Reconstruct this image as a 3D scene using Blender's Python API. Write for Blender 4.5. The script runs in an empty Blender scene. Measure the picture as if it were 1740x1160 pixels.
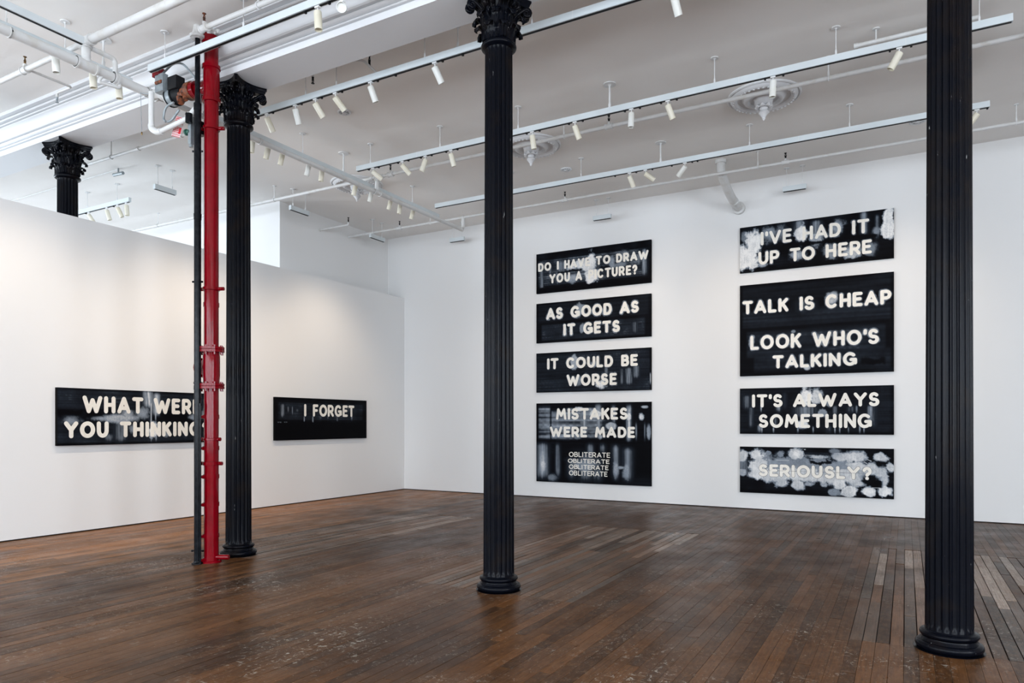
import bpy, math, random
import numpy as np
from mathutils import Vector, Matrix
random.seed(7); rng = np.random.default_rng(7)
sc = bpy.context.scene; col = sc.collection
R = math.radians
# ------------------------------------------------------------------ camera
cam = bpy.data.cameras.new('camera'); co = bpy.data.objects.new('camera', cam); col.objects.link(co)
cam.sensor_width = 36; cam.lens = 1195/1740*36; cam.shift_y = 139/1740
cam.clip_start = .05; cam.clip_end = 100
co.location = (0, 0, 1.4); co.rotation_euler = (R(90), 0, R(29.2415))
sc.camera = co
# ------------------------------------------------------------------ world, light, exposure
w = bpy.data.worlds.new('world'); sc.world = w; w.use_nodes = True
bg = w.node_tree.nodes['Background']; bg.inputs[0].default_value = (.62, .78, 1, 1); bg.inputs[1].default_value = 1.2
sc.view_settings.view_transform = 'Standard'; sc.view_settings.look = 'None'
sc.view_settings.exposure = 1.08; sc.view_settings.gamma = 1; sc.view_settings.use_curve_mapping = False
WINX = [-16.2, -13.6, -11.0, -8.4, -5.8, -3.2, -0.6, 2.0, 4.6]      # centres of the tall windows in the wall behind the camera
YF = -5.0
DAY = 108
for i, x in enumerate(WINX):                                        # daylight entering by each window opening
    L = bpy.data.lights.new('window_daylight', 'AREA'); L.shape = 'RECTANGLE'; L.size = 1.45; L.size_y = 3.3
    L.energy = DAY; L.color = (.84, .92, 1)
    o = bpy.data.objects.new('window_daylight', L); col.objects.link(o)
    o.location = (x, YF+.02, 2.55); o.rotation_euler = (R(84), 0, 0)
    L.energy = DAY*(.5 if x < -9 else .84)
L_LEFT = [(-17.95, y) for y in (-2.5, 1.0, 4.5)]
for x, y in L_LEFT:                                                 # and by the side windows of the far left room
    L = bpy.data.lights.new('side_window_daylight', 'AREA'); L.shape = 'RECTANGLE'; L.size = 1.45; L.size_y = 3.3
    L.energy = DAY*1.5; L.color = (.84, .92, 1)
    o = bpy.data.objects.new('side_window_daylight', L); col.objects.link(o)
    o.location = (x, y, 2.55); o.rotation_euler = (R(90), 0, R(-90))
RY_FILL = (-3.2, -.4, 2.4)
for y in RY_FILL:                                                    # fill light: right-hand windows added out of view to brighten ceiling and partition
    L = bpy.data.lights.new('right_fill_light', 'AREA'); L.shape = 'RECTANGLE'; L.size = 1.45; L.size_y = 3.3
    L.energy = DAY*.95; L.color = (.90, .94, 1)
    o = bpy.data.objects.new('right_fill_light', L); col.objects.link(o)
    o.location = (6.98, y, 2.55); o.rotation_euler = (R(92), 0, R(90))
SPOTW = 55                                                           # warm wattage of each lit track spotlight (lamps made with their heads)

# ------------------------------------------------------------------ node materials
def mat(name, color, rough=.5, metal=0, spec=.5, noise=None, bump=None, coat=0, emit=None):
    m = bpy.data.materials.new(name); m.use_nodes = True; nt = m.node_tree; b = nt.nodes['Principled BSDF']
    b.inputs['Base Color'].default_value = (*color, 1); b.inputs['Roughness'].default_value = rough
    b.inputs['Metallic'].default_value = metal; b.inputs['Specular IOR Level'].default_value = spec
    b.inputs['Coat Weight'].default_value = coat
    geo = nt.nodes.new('ShaderNodeNewGeometry')
    if noise:
        scl, c2, lo, hi = noise
        n = nt.nodes.new('ShaderNodeTexNoise'); n.inputs['Scale'].default_value = scl; n.inputs['Detail'].default_value = 6
        nt.links.new(geo.outputs['Position'], n.inputs['Vector'])
        r = nt.nodes.new('ShaderNodeMapRange'); r.inputs[1].default_value = lo; r.inputs[2].default_value = hi
        nt.links.new(n.outputs[0], r.inputs[0])
        x = nt.nodes.new('ShaderNodeMix'); x.data_type = 'RGBA'; x.inputs[6].default_value = (*color, 1); x.inputs[7].default_value = (*c2, 1)
        nt.links.new(r.outputs[0], x.inputs[0]); nt.links.new(x.outputs[2], b.inputs['Base Color'])
    if bump:
        scl, st, dist = bump
        n = nt.nodes.new('ShaderNodeTexNoise'); n.inputs['Scale'].default_value = scl; n.inputs['Detail'].default_value = 5
        nt.links.new(geo.outputs['Position'], n.inputs['Vector'])
        bm = nt.nodes.new('ShaderNodeBump'); bm.inputs['Strength'].default_value = st; bm.inputs['Distance'].default_value = dist
        nt.links.new(n.outputs[0], bm.inputs['Height']); nt.links.new(bm.outputs[0], b.inputs['Normal'])
    if emit:
        b.inputs['Emission Color'].default_value = (*emit[0], 1); b.inputs['Emission Strength'].default_value = emit[1]
    return m
WALL = mat('white_wall_paint', (.77, .77, .765), .75, spec=.25, bump=(60, .08, .002))
CEIL = mat('ceiling_plaster', (.87, .85, .825), .85, spec=.2, noise=(.7, (.83, .80, .77), .45, .7), bump=(9, .12, .01))
TRIMM = mat('cornice_paint', (.72, .73, .745), .6, spec=.3, bump=(35, .15, .004))
PLASTER = mat('rough_plaster', (.78, .78, .77), .9, noise=(14, (.6, .59, .57), .4, .7), bump=(30, .8, .02))
WPIPE = mat('white_pipe_paint', (.66, .665, .66), .4, noise=(9, (.60, .59, .56), .5, .7), bump=(50, .15, .003))
TRACK = mat('white_track_enamel', (.62, .67, .69), .45, noise=(4, (.58, .64, .66), .45, .7))
HEAD = mat('cream_lamp_enamel', (.74, .71, .60), .4, noise=(6, (.70, .66, .53), .4, .6))
HEADW = mat('white_lamp_enamel', (.76, .77, .74), .4, noise=(6, (.72, .72, .67), .4, .6))
ROD = mat('rod_paint', (.74, .75, .75), .5, noise=(20, (.66, .67, .67), .4, .7))
DARK = mat('dark_slot', (.008, .009, .011), .5, spec=.15, noise=(20, (.015, .015, .015), .4, .7))
BLACKP = mat('black_pipe_paint', (.003, .004, .006), .2, spec=.14, noise=(20, (.012, .013, .016), .45, .7), bump=(60, .25, .002))
RED = mat('gloss_red_paint', (.185, .0003, .005), .09, spec=.24, coat=.0, noise=(8, (.14, .0003, .003), .45, .7), bump=(90, .18, .0012))
RUST = mat('rusty_iron', (.22, .06, .02), .7, noise=(30, (.05, .02, .012), .4, .6), bump=(60, .5, .003))
GREY = mat('grey_metal', (.30, .34, .36), .4, metal=.3, noise=(20, (.22, .25, .27), .4, .7))
GREEN = mat('green_enamel', (.02, .10, .07), .5, noise=(20, (.05, .12, .1), .4, .7))
BRASS = mat('old_brass', (.30, .19, .07), .4, metal=.7, noise=(40, (.1, .06, .03), .4, .6))
LENS = mat('lit_lamp_lens', (1, .95, .85), .3, emit=((1, .93, .8), 60))
LENSW = mat('lit_warm_reflector', (1, .85, .6), .3, emit=((1, .78, .48), 2.2))
REFL = mat('lamp_inside', (.10, .10, .09), .4, noise=(20, (.16, .15, .13), .4, .7))
SIGNR = mat('sign_red', (.55, .01, .02), .4, noise=(20, (.48, .01, .02), .4, .7))
SIGNW = mat('sign_white', (.8, .8, .8), .4, noise=(20, (.74, .74, .74), .4, .7))
GLASS = mat('window_glass', (.8, .9, 1), .05); GLASS.node_tree.nodes['Principled BSDF'].inputs['Transmission Weight'].default_value = 1
LETTER = mat('cream_oil_paint', (.84, .81, .74), .55, noise=(25, (.78, .745, .67), .4, .7), bump=(80, .3, .002))
LETTERB = mat('grey_oil_paint', (.33, .36, .39), .55, noise=(45, (.75, .76, .77), .4, .62), bump=(80, .3, .002))
LINEB = mat('dark_outline_paint', (.05, .055, .06), .6, noise=(40, (.2, .2, .22), .45, .6))

def column_mat():
    m = mat('black_iron_paint', (.0022, .0028, .0052), .24, spec=.085, noise=(6, (.007, .0052, .005), .5, .72), bump=(26, .16, .004))
    nt = m.node_tree; b = nt.nodes['Principled BSDF']
    geo = nt.nodes.new('ShaderNodeNewGeometry'); mp = nt.nodes.new('ShaderNodeMapping'); mp.inputs['Scale'].default_value = (60, 60, 10)
    n = nt.nodes.new('ShaderNodeTexNoise'); n.inputs['Scale'].default_value = 1; n.inputs['Detail'].default_value = 5; n.inputs['Roughness'].default_value = .6
    nt.links.new(geo.outputs['Position'], mp.inputs[0]); nt.links.new(mp.outputs[0], n.inputs['Vector'])
    r = nt.nodes.new('ShaderNodeMapRange'); r.inputs[1].default_value = .715; r.inputs[2].default_value = .74
    nt.links.new(n.outputs[0], r.inputs[0])
    old = b.inputs['Base Color'].links[0].from_socket
    x = nt.nodes.new('ShaderNodeMix'); x.data_type = 'RGBA'; x.inputs[7].default_value = (.30, .30, .30, 1)
    nt.links.new(r.outputs[0], x.inputs[0]); nt.links.new(old, x.inputs[6]); nt.links.new(x.outputs[2], b.inputs['Base Color'])
    return m
IRON = column_mat()

def floor_mat(name='old_floorboards'):
    m = bpy.data.materials.new(name); m.use_nodes = True; nt = m.node_tree; b = nt.nodes['Principled BSDF']
    N = nt.nodes.new; Lk = nt.links.new
    geo = N('ShaderNodeNewGeometry')
    at = N('ShaderNodeAttribute'); at.attribute_name = 'tint'                     # rgb of the board; alpha unused
    def noise(scale, vec, detail=4, rough=.55, dist=0):
        n = N('ShaderNodeTexNoise'); n.inputs['Scale'].default_value = 1; n.inputs['Detail'].default_value = detail; n.inputs['Roughness'].default_value = rough
        n.inputs['Distortion'].default_value = dist
        mp = N('ShaderNodeMapping'); mp.inputs['Scale'].default_value = scale
        Lk(vec, mp.inputs[0]); Lk(mp.outputs[0], n.inputs['Vector']); return n.outputs[0]
    def rng_(s, a, b_, c=0, d=1):
        r = N('ShaderNodeMapRange'); r.inputs[1].default_value = a; r.inputs[2].default_value = b_; r.inputs[3].default_value = c; r.inputs[4].default_value = d
        Lk(s, r.inputs[0]); return r.outputs[0]
    def mix(f, a, c, mode='MIX'):
        x = N('ShaderNodeMix'); x.data_type = 'RGBA'; x.blend_type = mode
        if isinstance(f, float): x.inputs[0].default_value = f
        else: Lk(f, x.inputs[0])
        for s, i in ((a, 6), (c, 7)):
            if isinstance(s, tuple): x.inputs[i].default_value = (*s, 1)
            else: Lk(s, x.inputs[i])
        return x.outputs[2]
    def mul(a, c):
        x = N('ShaderNodeMath'); x.operation = 'MULTIPLY'; Lk(a, x.inputs[0])
        if isinstance(c, float): x.inputs[1].default_value = c
        else: Lk(c, x.inputs[1])
        return x.outputs[0]
    P = geo.outputs['Position']
    grain = noise((90, 3.2, 1), P, 6, .65)
    g2 = noise((38, 14, 1), P, 5, .6)
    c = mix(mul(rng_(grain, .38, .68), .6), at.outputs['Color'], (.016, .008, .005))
    c = mix(mul(rng_(g2, .45, .70), .5), c, (.16, .078, .033))
    stain = noise((.85, .5, 1), P, 6, .6)
    c = mix(mul(rng_(stain, .50, .62), .6), c, (.022, .012, .008))
    warm = noise((1.1, .6, 1), P, 3, .5)
    c = mix(mul(rng_(warm, .56, .78), .4), c, (.20, .092, .036))
    # pale paint flecks, gathered in patches, more of them towards the open middle of the floor
    patch = rng_(noise((1.3, 1.0, 1), P, 5, .65), .46, .62)
    fleck = rng_(noise((33, 21, 1), P, 6, .72, .8), .590, .602)
    scr = rng_(noise((10, 70, 1), P, 4, .6, 1.5), .645, .655)
    dots = rng_(noise((75, 48, 1), P, 3, .6, .3), .690, .705)
    scratch_dark = rng_(noise((40, 26, 1), P, 5, .7, 1.2), .60, .66)
    c = mix(mul(scratch_dark, .7), c, (.016, .010, .008))
    ff = N('ShaderNodeMath'); ff.operation = 'MAXIMUM'; Lk(mul(fleck, patch), ff.inputs[0]); Lk(mul(scr, patch), ff.inputs[1])
    f2 = N('ShaderNodeMath'); f2.operation = 'MAXIMUM'; Lk(ff.outputs[0], f2.inputs[0]); Lk(dots, f2.inputs[1]); ff = f2
    sep = N('ShaderNodeSeparateXYZ'); Lk(P, sep.inputs[0])
    near = rng_(sep.outputs['Y'], 5.2, 8.0, 1, .10)
    c = mix(mul(mul(ff.outputs[0], near), .9), c, (.36, .33, .28))
    Lk(c, b.inputs['Base Color'])
    rg = noise((3, 2, 1), P, 5, .6)
    rr = rng_(rg, .3, .7, .26, .46); Lk(rr, b.inputs['Roughness'])
    b.inputs['Specular IOR Level'].default_value = .09
    bm = N('ShaderNodeBump'); bm.inputs['Strength'].default_value = .35; bm.inputs['Distance'].default_value = .003
    Lk(mix(.4, grain, g2), bm.inputs['Height']); Lk(bm.outputs[0], b.inputs['Normal'])
    return m
FLOOR = floor_mat()
SUB = mat('dark_subfloor', (.016, .011, .008), .9, noise=(12, (.03, .02, .014), .4, .7))
def canvas_mat():
    m = bpy.data.materials.new('painted_velvet'); m.use_nodes = True; nt = m.node_tree; b = nt.nodes['Principled BSDF']
    at = nt.nodes.new('ShaderNodeAttribute'); at.attribute_name = 'paint'
    nt.links.new(at.outputs['Color'], b.inputs['Base Color']); b.inputs['Roughness'].default_value = .6; b.inputs['Specular IOR Level'].default_value = .04
    return m
CANVAS = canvas_mat()

# ------------------------------------------------------------------ mesh helpers
class MB:
    def __init__(s): s.v = []; s.f = []
    def add(s, vs, fs):
        k = len(s.v); s.v += [tuple(p) for p in vs]; s.f += [tuple(i+k for i in q) for q in fs]; return s
    def box(s, x0, x1, y0, y1, z0, z1):
        return s.add([(x0,y0,z0),(x1,y0,z0),(x1,y1,z0),(x0,y1,z0),(x0,y0,z1),(x1,y0,z1),(x1,y1,z1),(x0,y1,z1)],
                     [(0,3,2,1),(4,5,6,7),(0,1,5,4),(1,2,6,5),(2,3,7,6),(3,0,4,7)])
    def cbox(s, c, d): return s.box(c[0]-d[0]/2, c[0]+d[0]/2, c[1]-d[1]/2, c[1]+d[1]/2, c[2]-d[2]/2, c[2]+d[2]/2)
    def tube(s, pts, r, seg=14, cap=True):
        pts = [Vector(p) for p in pts]; n = len(pts); rs = r if isinstance(r, (list, tuple)) else [r]*n
        T = []
        for i in range(n):
            a = pts[max(i-1, 0)]; b = pts[min(i+1, n-1)]
            if 0 < i < n-1: t = (pts[i]-a).normalized() + (b-pts[i]).normalized()
            else: t = b-a
            T.append(t.normalized())
        u = T[0].orthogonal().normalized(); vs = []
        for i in range(n):
            u = (u - T[i]*u.dot(T[i])).normalized(); v = T[i].cross(u)
            for k in range(seg):
                a = 2*math.pi*k/seg; vs.append(pts[i] + (u*math.cos(a)+v*math.sin(a))*rs[i])
        fs = [(i*seg+k, i*seg+(k+1) % seg, (i+1)*seg+(k+1) % seg, (i+1)*seg+k) for i in range(n-1) for k in range(seg)]
        if cap: fs += [tuple(range(seg))[::-1], tuple((n-1)*seg+k for k in range(seg))]
        return s.add(vs, fs)
    def lathe(s, prof, c=(0,0,0), seg=24, axis='z'):       # prof: (radius, height)
        vs = []; n = len(prof)
        for r, z in prof:
            for k in range(seg):
                a = 2*math.pi*k/seg; p = (r*math.cos(a), r*math.sin(a), z)
                if axis == 'x': p = (p[2], p[0], p[1])
                if axis == 'y': p = (p[1], p[2], p[0])
                vs.append((p[0]+c[0], p[1]+c[1], p[2]+c[2]))
        fs = [(i*seg+k, i*seg+(k+1) % seg, (i+1)*seg+(k+1) % seg, (i+1)*seg+k) for i in range(n-1) for k in range(seg)]
        fs += [tuple(range(seg))[::-1], tuple((n-1)*seg+k for k in range(seg))]
        return s.add(vs, fs)
    def build(s, name, m, parent=None, ang=38):
        me = bpy.data.meshes.new(name); me.from_pydata(s.v, [], s.f); me.materials.append(m)
        me.polygons.foreach_set('use_smooth', [True]*len(me.polygons)); me.update()
        me.set_sharp_from_angle(angle=R(ang))
        o = bpy.data.objects.new(name, me); col.objects.link(o)
        if parent: o.parent = parent
        return o
def tag(o, label=None, cat=None, group=None, kind=None):
    for k, v in (('label', label), ('category', cat), ('group', group), ('kind', kind)):
        if v: o[k] = v
    return o
def empty(name, loc, label, cat, group=None):
    o = bpy.data.objects.new(name, None); col.objects.link(o); o.location = loc; o.empty_display_size = .1
    return tag(o, label, cat, group)
def local(o, parent):           # parts are modelled in room coordinates, then hung under the thing's Empty
    o.parent = parent; o.matrix_parent_inverse = Matrix.Translation(-Vector(parent.location)); return o
def part(mb, name, m, parent, ang=38): return local(mb.build(name, m, None, ang), parent)
def struct(o): o['kind'] = 'structure'; return o
def arcpts(p0, corner, p1, r, n=6):      # polyline corner rounded with radius r
    c = Vector(corner); a = (Vector(p0)-c).normalized(); b = (Vector(p1)-c).normalized()
    P = c+a*r; Q = c+b*r
    return [tuple((P*(1-t)**2 + c*2*t*(1-t) + Q*t*t)) for t in [i/n for i in range(n+1)]]
def bend(pts, r):
    out = [pts[0]]
    for i in range(1, len(pts)-1): out += arcpts(pts[i-1], pts[i], pts[i+1], r)
    return out+[pts[-1]]
ORD = ['leftmost', 'second from left', 'third from left', 'fourth from left', 'fifth from left', 'sixth from left', 'seventh from left', 'eighth from left', 'ninth from left', 'tenth from left', 'eleventh from left', 'twelfth from left']

# ------------------------------------------------------------------ room shell
H = 5.363; YB = 11.92; XR = 7.0; XL = -18.0; XP = -9.293; XW = -9.74; YW = 8.92
fl = struct(MB().box(XL, XR, YF, YB, -.14, -.022).build('floor', SUB))
struct(MB().box(XL, XR, YF, YB, H, H+.12).build('ceiling', CEIL))
struct(MB().box(XW-.2, XR, YB, YB+.2, .014, H).build('wall_back', WALL))
struct(MB().box(XP-.2, XR, YB+.03, YB+.2, -.14, .0135).build('baseboard_back', SUB))  # dark backing added to stop light leaking through the gap under the wall
struct(MB().box(XP-.15, XP-.03, .6, YB, -.02, .0135).build('baseboard_partition', SUB))  # dark strip added to keep the gap under the partition in shade
mb = MB().box(XR, XR+.2, YF, YB+.2, -.1, .9).box(XR, XR+.2, YF, YB+.2, 4.2, H); ed = [YF]
for y in RY_FILL: ed += [y-.725, y+.725]  # openings for the added fill windows
ed += [YB+.2]
for a, b in zip(ed[::2], ed[1::2]): mb.box(XR, XR+.2, a, b, .9, 4.2)
struct(mb.build('wall_right', WALL))
for i, y in enumerate(RY_FILL):  # frames and panes of the added, unseen right-hand fill windows
    f = MB()
    for a, b, c, d in ((y-.725, y-.665, .9, 4.2), (y+.665, y+.725, .9, 4.2), (y-.725, y+.725, .9, .97), (y-.725, y+.725, 4.13, 4.2), (y-.725, y+.725, 2.5, 2.57)):
        f.box(XR+.09, XR+.15, a, b, c, d)
    wo = struct(f.build('window_%d' % (i+13), TRIMM))
    MB().box(XR+.115, XR+.125, y-.66, y+.66, .96, 4.14).build('pane', GLASS, wo)
mb = MB().box(XL-.2, XW, YW, YW+.2, -.1, H).box(XW-.2, XW, YW+.2, YB, -.1, H)
struct(mb.build('wall_far_left', WALL))
mb = MB().box(XL-.2, XL, YF, -3.225, -.1, H).box(XL-.2, XL, 5.225, YW, -.1, H)
mb.box(XL-.2, XL, -1.775, .275, -.1, H).box(XL-.2, XL, 1.725, 3.775, -.1, H)
mb.box(XL-.2, XL, -3.225, 5.225, -.1, .9).box(XL-.2, XL, -3.225, 5.225, 4.2, H)
struct(mb.build('wall_left', WALL))
struct(MB().box(XP-.15, XP, .6, YB, .014, 4.05).build('wall_partition', WALL))
mb = MB().box(XL-.2, XR, YF-.3, YF, -.1, .9).box(XL-.2, XR, YF-.3, YF, 4.2, H)
ed = [XL-.2]
for x in WINX: ed += [x-.725, x+.725]
ed += [XR]
for a, b in zip(ed[::2], ed[1::2]): mb.box(a, b, YF-.3, YF, .9, 4.2)
struct(mb.build('wall_front', WALL))
for i, x in enumerate(WINX):
    f = MB()
    for a, b, c, d in ((x-.725, x-.665, .9, 4.2), (x+.665, x+.725, .9, 4.2), (x-.725, x+.725, .9, .97), (x-.725, x+.725, 4.13, 4.2), (x-.725, x+.725, 2.5, 2.57), (x-.02, x+.02, .9, 4.2)):
        f.box(a, b, YF-.2, YF-.14, c, d)
    wo = struct(f.build('window_%d' % (i+1), TRIMM))
    MB().box(x-.66, x+.66, YF-.175, YF-.165, .96, 4.14).build('pane', GLASS, wo)
for i, (x, y) in enumerate(L_LEFT):
    f = MB()
    for a, b, c, d in ((y-.725, y-.665, .9, 4.2), (y+.665, y+.725, .9, 4.2), (y-.725, y+.725, .9, .97), (y-.725, y+.725, 4.13, 4.2), (y-.725, y+.725, 2.5, 2.57)):
        f.box(XL-.15, XL-.09, a, b, c, d)
    wo = struct(f.build('window_%d' % (i+10), TRIMM))
    MB().box(XL-.125, XL-.115, y-.66, y+.66, .96, 4.14).build('pane', GLASS, wo)

# beam over the columns (y 4.915 to 5.345) with the moulded cornice on the near face
BY0, BY1, BZ = 4.915, 5.345, 5.003
struct(MB().box(XL, XR, BY0+.02, BY1, BZ+.001, H).box(XL, XR, BY0+.0005, BY0+.02, BZ+.001, BZ+.01).build('trim_1', TRIMM))
prof = [(4.915, 5.003), (4.915, 5.070), (4.930, 5.072), (4.930, 5.080), (4.898, 5.082), (4.892, 5.090), (4.898, 5.098), (4.918, 5.100), (4.918, 5.107), (4.884, 5.109),
        (4.868, 5.118), (4.862, 5.128), (4.868, 5.136), (4.890, 5.138), (4.890, 5.146), (4.850, 5.149), (4.836, 5.160), (4.836, 5.178), (4.830, 5.200), (4.815, 5.222), (4.792, 5.240), (4.765, 5.250),
        (4.765, 5.262), (4.790, 5.264), (4.790, 5.270), (4.748, 5.272), (4.738, 5.280), (4.748, 5.289), (4.770, 5.291), (4.770, 5.297), (4.715, 5.299), (4.700, 5.309), (4.708, 5.320), (4.735, 5.322), (4.735, 5.330), (4.665, 5.332), (4.655, 5.343), (4.655, 5.363)]
prof = [prof[0]] + [(y, z) for y, z in prof[1:]] + [(4.915, 5.363)]
n = len(prof)
mb = MB().add([(XL, y, z) for y, z in prof] + [(XR, y, z) for y, z in prof], [(i, i+n, (i+1) % n+n, (i+1) % n) for i in range(n-1)])
struct(mb.build('trim_2', TRIMM, ang=30))
# far-bay side: small bead where beam meets ceiling
struct(MB().box(XL, XR, BY1, BY1+.03, H-.05, H).build('trim_3', TRIMM))

# ------------------------------------------------------------------ floorboards
BW = .078
patches = [(-6.80, -5.56, 5.02, 8.85), (-3.83, -2.30, 5.02, 8.92), (-.36, 1.05, 5.06, 8.94)]
boards = []
nx = int((XR-XP)/BW)
for i in range(nx):
    x0 = XP+.0 + i*BW; x1 = x0+BW; xc = (x0+x1)/2
    pt = next((p for p in patches if p[0] <= xc <= p[1]), None)
    cuts = []
    segs = [(YF, YB, 0)]
    if pt: segs = [(YF, pt[2], 0), (pt[2], pt[3], 1), (pt[3], YB, 0)]
    elif xc > -3.9: segs = [(YF, 8.93, 0), (8.93, YB, 0)]
    for a, b, wv in segs:
        y = a; first = True
        while y < b-.01:
            l = random.uniform(.5, 2.0) if wv else random.uniform(.9, 3.2)
            if first: l *= random.uniform(.25, 1); first = False
            if wv and y == a: l = random.uniform(.8, 2.4)
            e = min(b, y+l)
            if b-e < .3: e = b
            boards.append((x0, x1, y, e, wv)); y = e
def board_mesh(b, V, F, T):
    x0, x1, y0, y1, wv = b
    g = random.uniform(.0016, .0032) if wv else random.uniform(.0003, .0009)
    z = random.uniform(-.004, .0005) if wv else random.uniform(-.0009, .0003)
    tl = random.uniform(-.0012, .0012) if wv else random.uniform(-.0003, .0003)
    x0 += g; x1 -= g; y0 += .0012; y1 -= .0012; c = .0022 if wv else .0010; zb = -.022
    k = len(V)
    V += [(x0, y0, zb), (x1, y0, zb), (x1, y1, zb), (x0, y1, zb), (x0, y0, z-c), (x1, y0, z-c), (x1, y1, z-c), (x0, y1, z-c),
          (x0+c, y0+c, z+tl), (x1-c, y0+c, z-tl), (x1-c, y1-c, z-tl), (x0+c, y1-c, z+tl)]
    F += [tuple(k+i for i in q) for q in ((0,1,5,4),(1,2,6,5),(2,3,7,6),(3,0,4,7),(4,5,9,8),(5,6,10,9),(6,7,11,10),(7,4,8,11),(8,9,10,11))]
    if wv:
        s = random.random()
        base = np.array((.17, .080, .038)) * random.uniform(.5, 1.4)
        grey = np.array((.21, .17, .14)) * random.uniform(.6, 1.5)
        endy = (y1 > 8.0)
        t = base*(1-s)+grey*s*.8 + (grey*random.uniform(.2, .9) if endy and s > .25 else 0)
        if random.random() < .2: t = t*.5
    else:
        base = np.array((.104, .042, .0135)) * random.uniform(.40, 1.4)
        t = base + np.array((.006, .004, .003))*random.uniform(0, 1)
        if (y0+y1)/2 > 8.93 and x0 > -5: t = t*.75+np.array((.03, .026, .023))
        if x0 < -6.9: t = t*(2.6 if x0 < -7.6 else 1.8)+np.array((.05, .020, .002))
    T += [tuple(t)]*12
def board_obj(bs, name):
    V, F, T = [], [], []
    for b in bs: board_mesh(b, V, F, T)
    me = bpy.data.meshes.new(name); me.from_pydata(V, [], F); me.materials.append(FLOOR)
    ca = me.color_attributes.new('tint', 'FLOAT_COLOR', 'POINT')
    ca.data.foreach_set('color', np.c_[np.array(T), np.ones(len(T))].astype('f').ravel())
    me.update(); o = bpy.data.objects.new(name, me); col.objects.link(o); o.parent = fl; return o
def seen_area(b):         # rough solid angle of a board within the frame, to choose the 300 that show largest
    tot = 0; n = 5
    for k in range(n):
        y = b[2]+(b[3]-b[2])*(k+.5)/n; x = (b[0]+b[1])/2
        d = -x*.4885+y*.8726; s = (x*.8726+y*.4885)/max(d, .01)
        if d > 3.7 and abs(s) < .74 and not (x < XP): tot += (b[1]-b[0])*(b[3]-b[2])/n * 1.4/d**3
    return tot
boards.sort(key=seen_area, reverse=True)
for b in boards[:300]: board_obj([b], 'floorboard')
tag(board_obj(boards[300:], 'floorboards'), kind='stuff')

# ------------------------------------------------------------------ cast iron columns
CY = 5.13; CXS = [-9.46, -6.22, -3.0, .235]
def shaft_mb():
    N, K = 20, 10; z0, z1 = .125, 4.552; zs = [z0, z0+.012, z0+.02, z0+.03, z0+.045] + [z0+.045+(z1-z0-.09)*i/10 for i in range(1, 10)] + [z1-.045, z1-.03, z1-.02, z1-.012, z1]
    mb = MB(); vs = []
    for z in zs:
        t = (z-z0)/(z1-z0); Rr = .131-.0145*t
        e = min(z-z0, z1-z); fd = max(0, min(1, (e-.010)/.035)); fd = math.sqrt(fd)
        for i in range(N):
            for k in range(K):
                a = 2*math.pi*(i+k/K)/N; q = (k/K-.14)/.86
                g = math.sin(math.pi*max(0, q))**.65 if q > 0 else 0
                r = Rr - .0125*g*fd
                vs.append((r*math.cos(a), r*math.sin(a), z))
    M_ = N*K
    fs = [(i*M_+k, i*M_+(k+1) % M_, (i+1)*M_+(k+1) % M_, (i+1)*M_+k) for i in range(len(zs)-1) for k in range(M_)]
    return mb.add(vs, fs)
def torus_prof(rc, zc, rr, a0=-90, a1=90, n=7):
    return [(rc+rr*math.cos(R(a0+(a1-a0)*i/n)), zc+rr*math.sin(R(a0+(a1-a0)*i/n))) for i in range(n+1)]
def leaf_mb(hgt, wid, rb, curl):
    nt_, ns = 14, 8; mb = MB(); F_, B_ = [], []
    for i in range(nt_+1):
        t = i/nt_
        if t < .7: z = hgt*t/.7*.93; r = rb + .006 + .022*(t/.7)**2
        else:
            a = (t-.7)/.3*math.pi*1.15; z = hgt*.93 + math.sin(a)*curl*.75; r = rb+.028+(1-math.cos(a))*curl*.8
        w_ = wid*(.70+.45*math.sin(min(t/.75, 1)*math.pi*.62))*(1 if t < .7 else max(.35, 1-(t-.7)*2.0))
        lob = 1+.16*math.cos(t*math.pi*7)
        for j in range(ns+1):
            s = j/ns*2-1; y = s*w_*lob/2
            x = r - .010*s*s + (.006*(1-abs(s)*3) if abs(s) < .33 else 0) + .0035*math.cos(s*9.4)
            F_.append((x, y, z)); B_.append((x-.009, y*.96, z))
    n1 = len(F_); w1 = ns+1
    fs = []
    for i in range(nt_):
        for j in range(ns):
            a = i*w1+j; fs += [(a, a+1, a+1+w1, a+w1), (n1+a, n1+a+w1, n1+a+w1+1, n1+a+1)]
        a = i*w1; fs += [(a, a+w1, n1+a+w1, n1+a), (a+ns, n1+a+ns, n1+a+ns+w1, a+ns+w1)]
    a = nt_*w1
    for j in range(ns): fs.append((a+j, a+j+1, n1+a+j+1, n1+a+j))
    return mb.add(F_+B_, fs)
def volute_mb(reach, size, rb):
    pts, rad = [], []
    for i in range(7):
        t = i/6; pts.append((rb+.01+(reach-rb-.03)*t**1.5, 0, 4.80+.115*t**.7)); rad.append(.013+.006*t)
    cx_, cz_ = reach-.02, 4.915-size
    for i in range(1, 22):
        a = R(90-i*28); rr = size*(1-i/24); pts.append((cx_+rr*math.cos(a), 0, cz_+rr*math.sin(a))); rad.append(.019*(1-i/34))
    mb = MB().tube(pts, rad, 8)
    return mb
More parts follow.
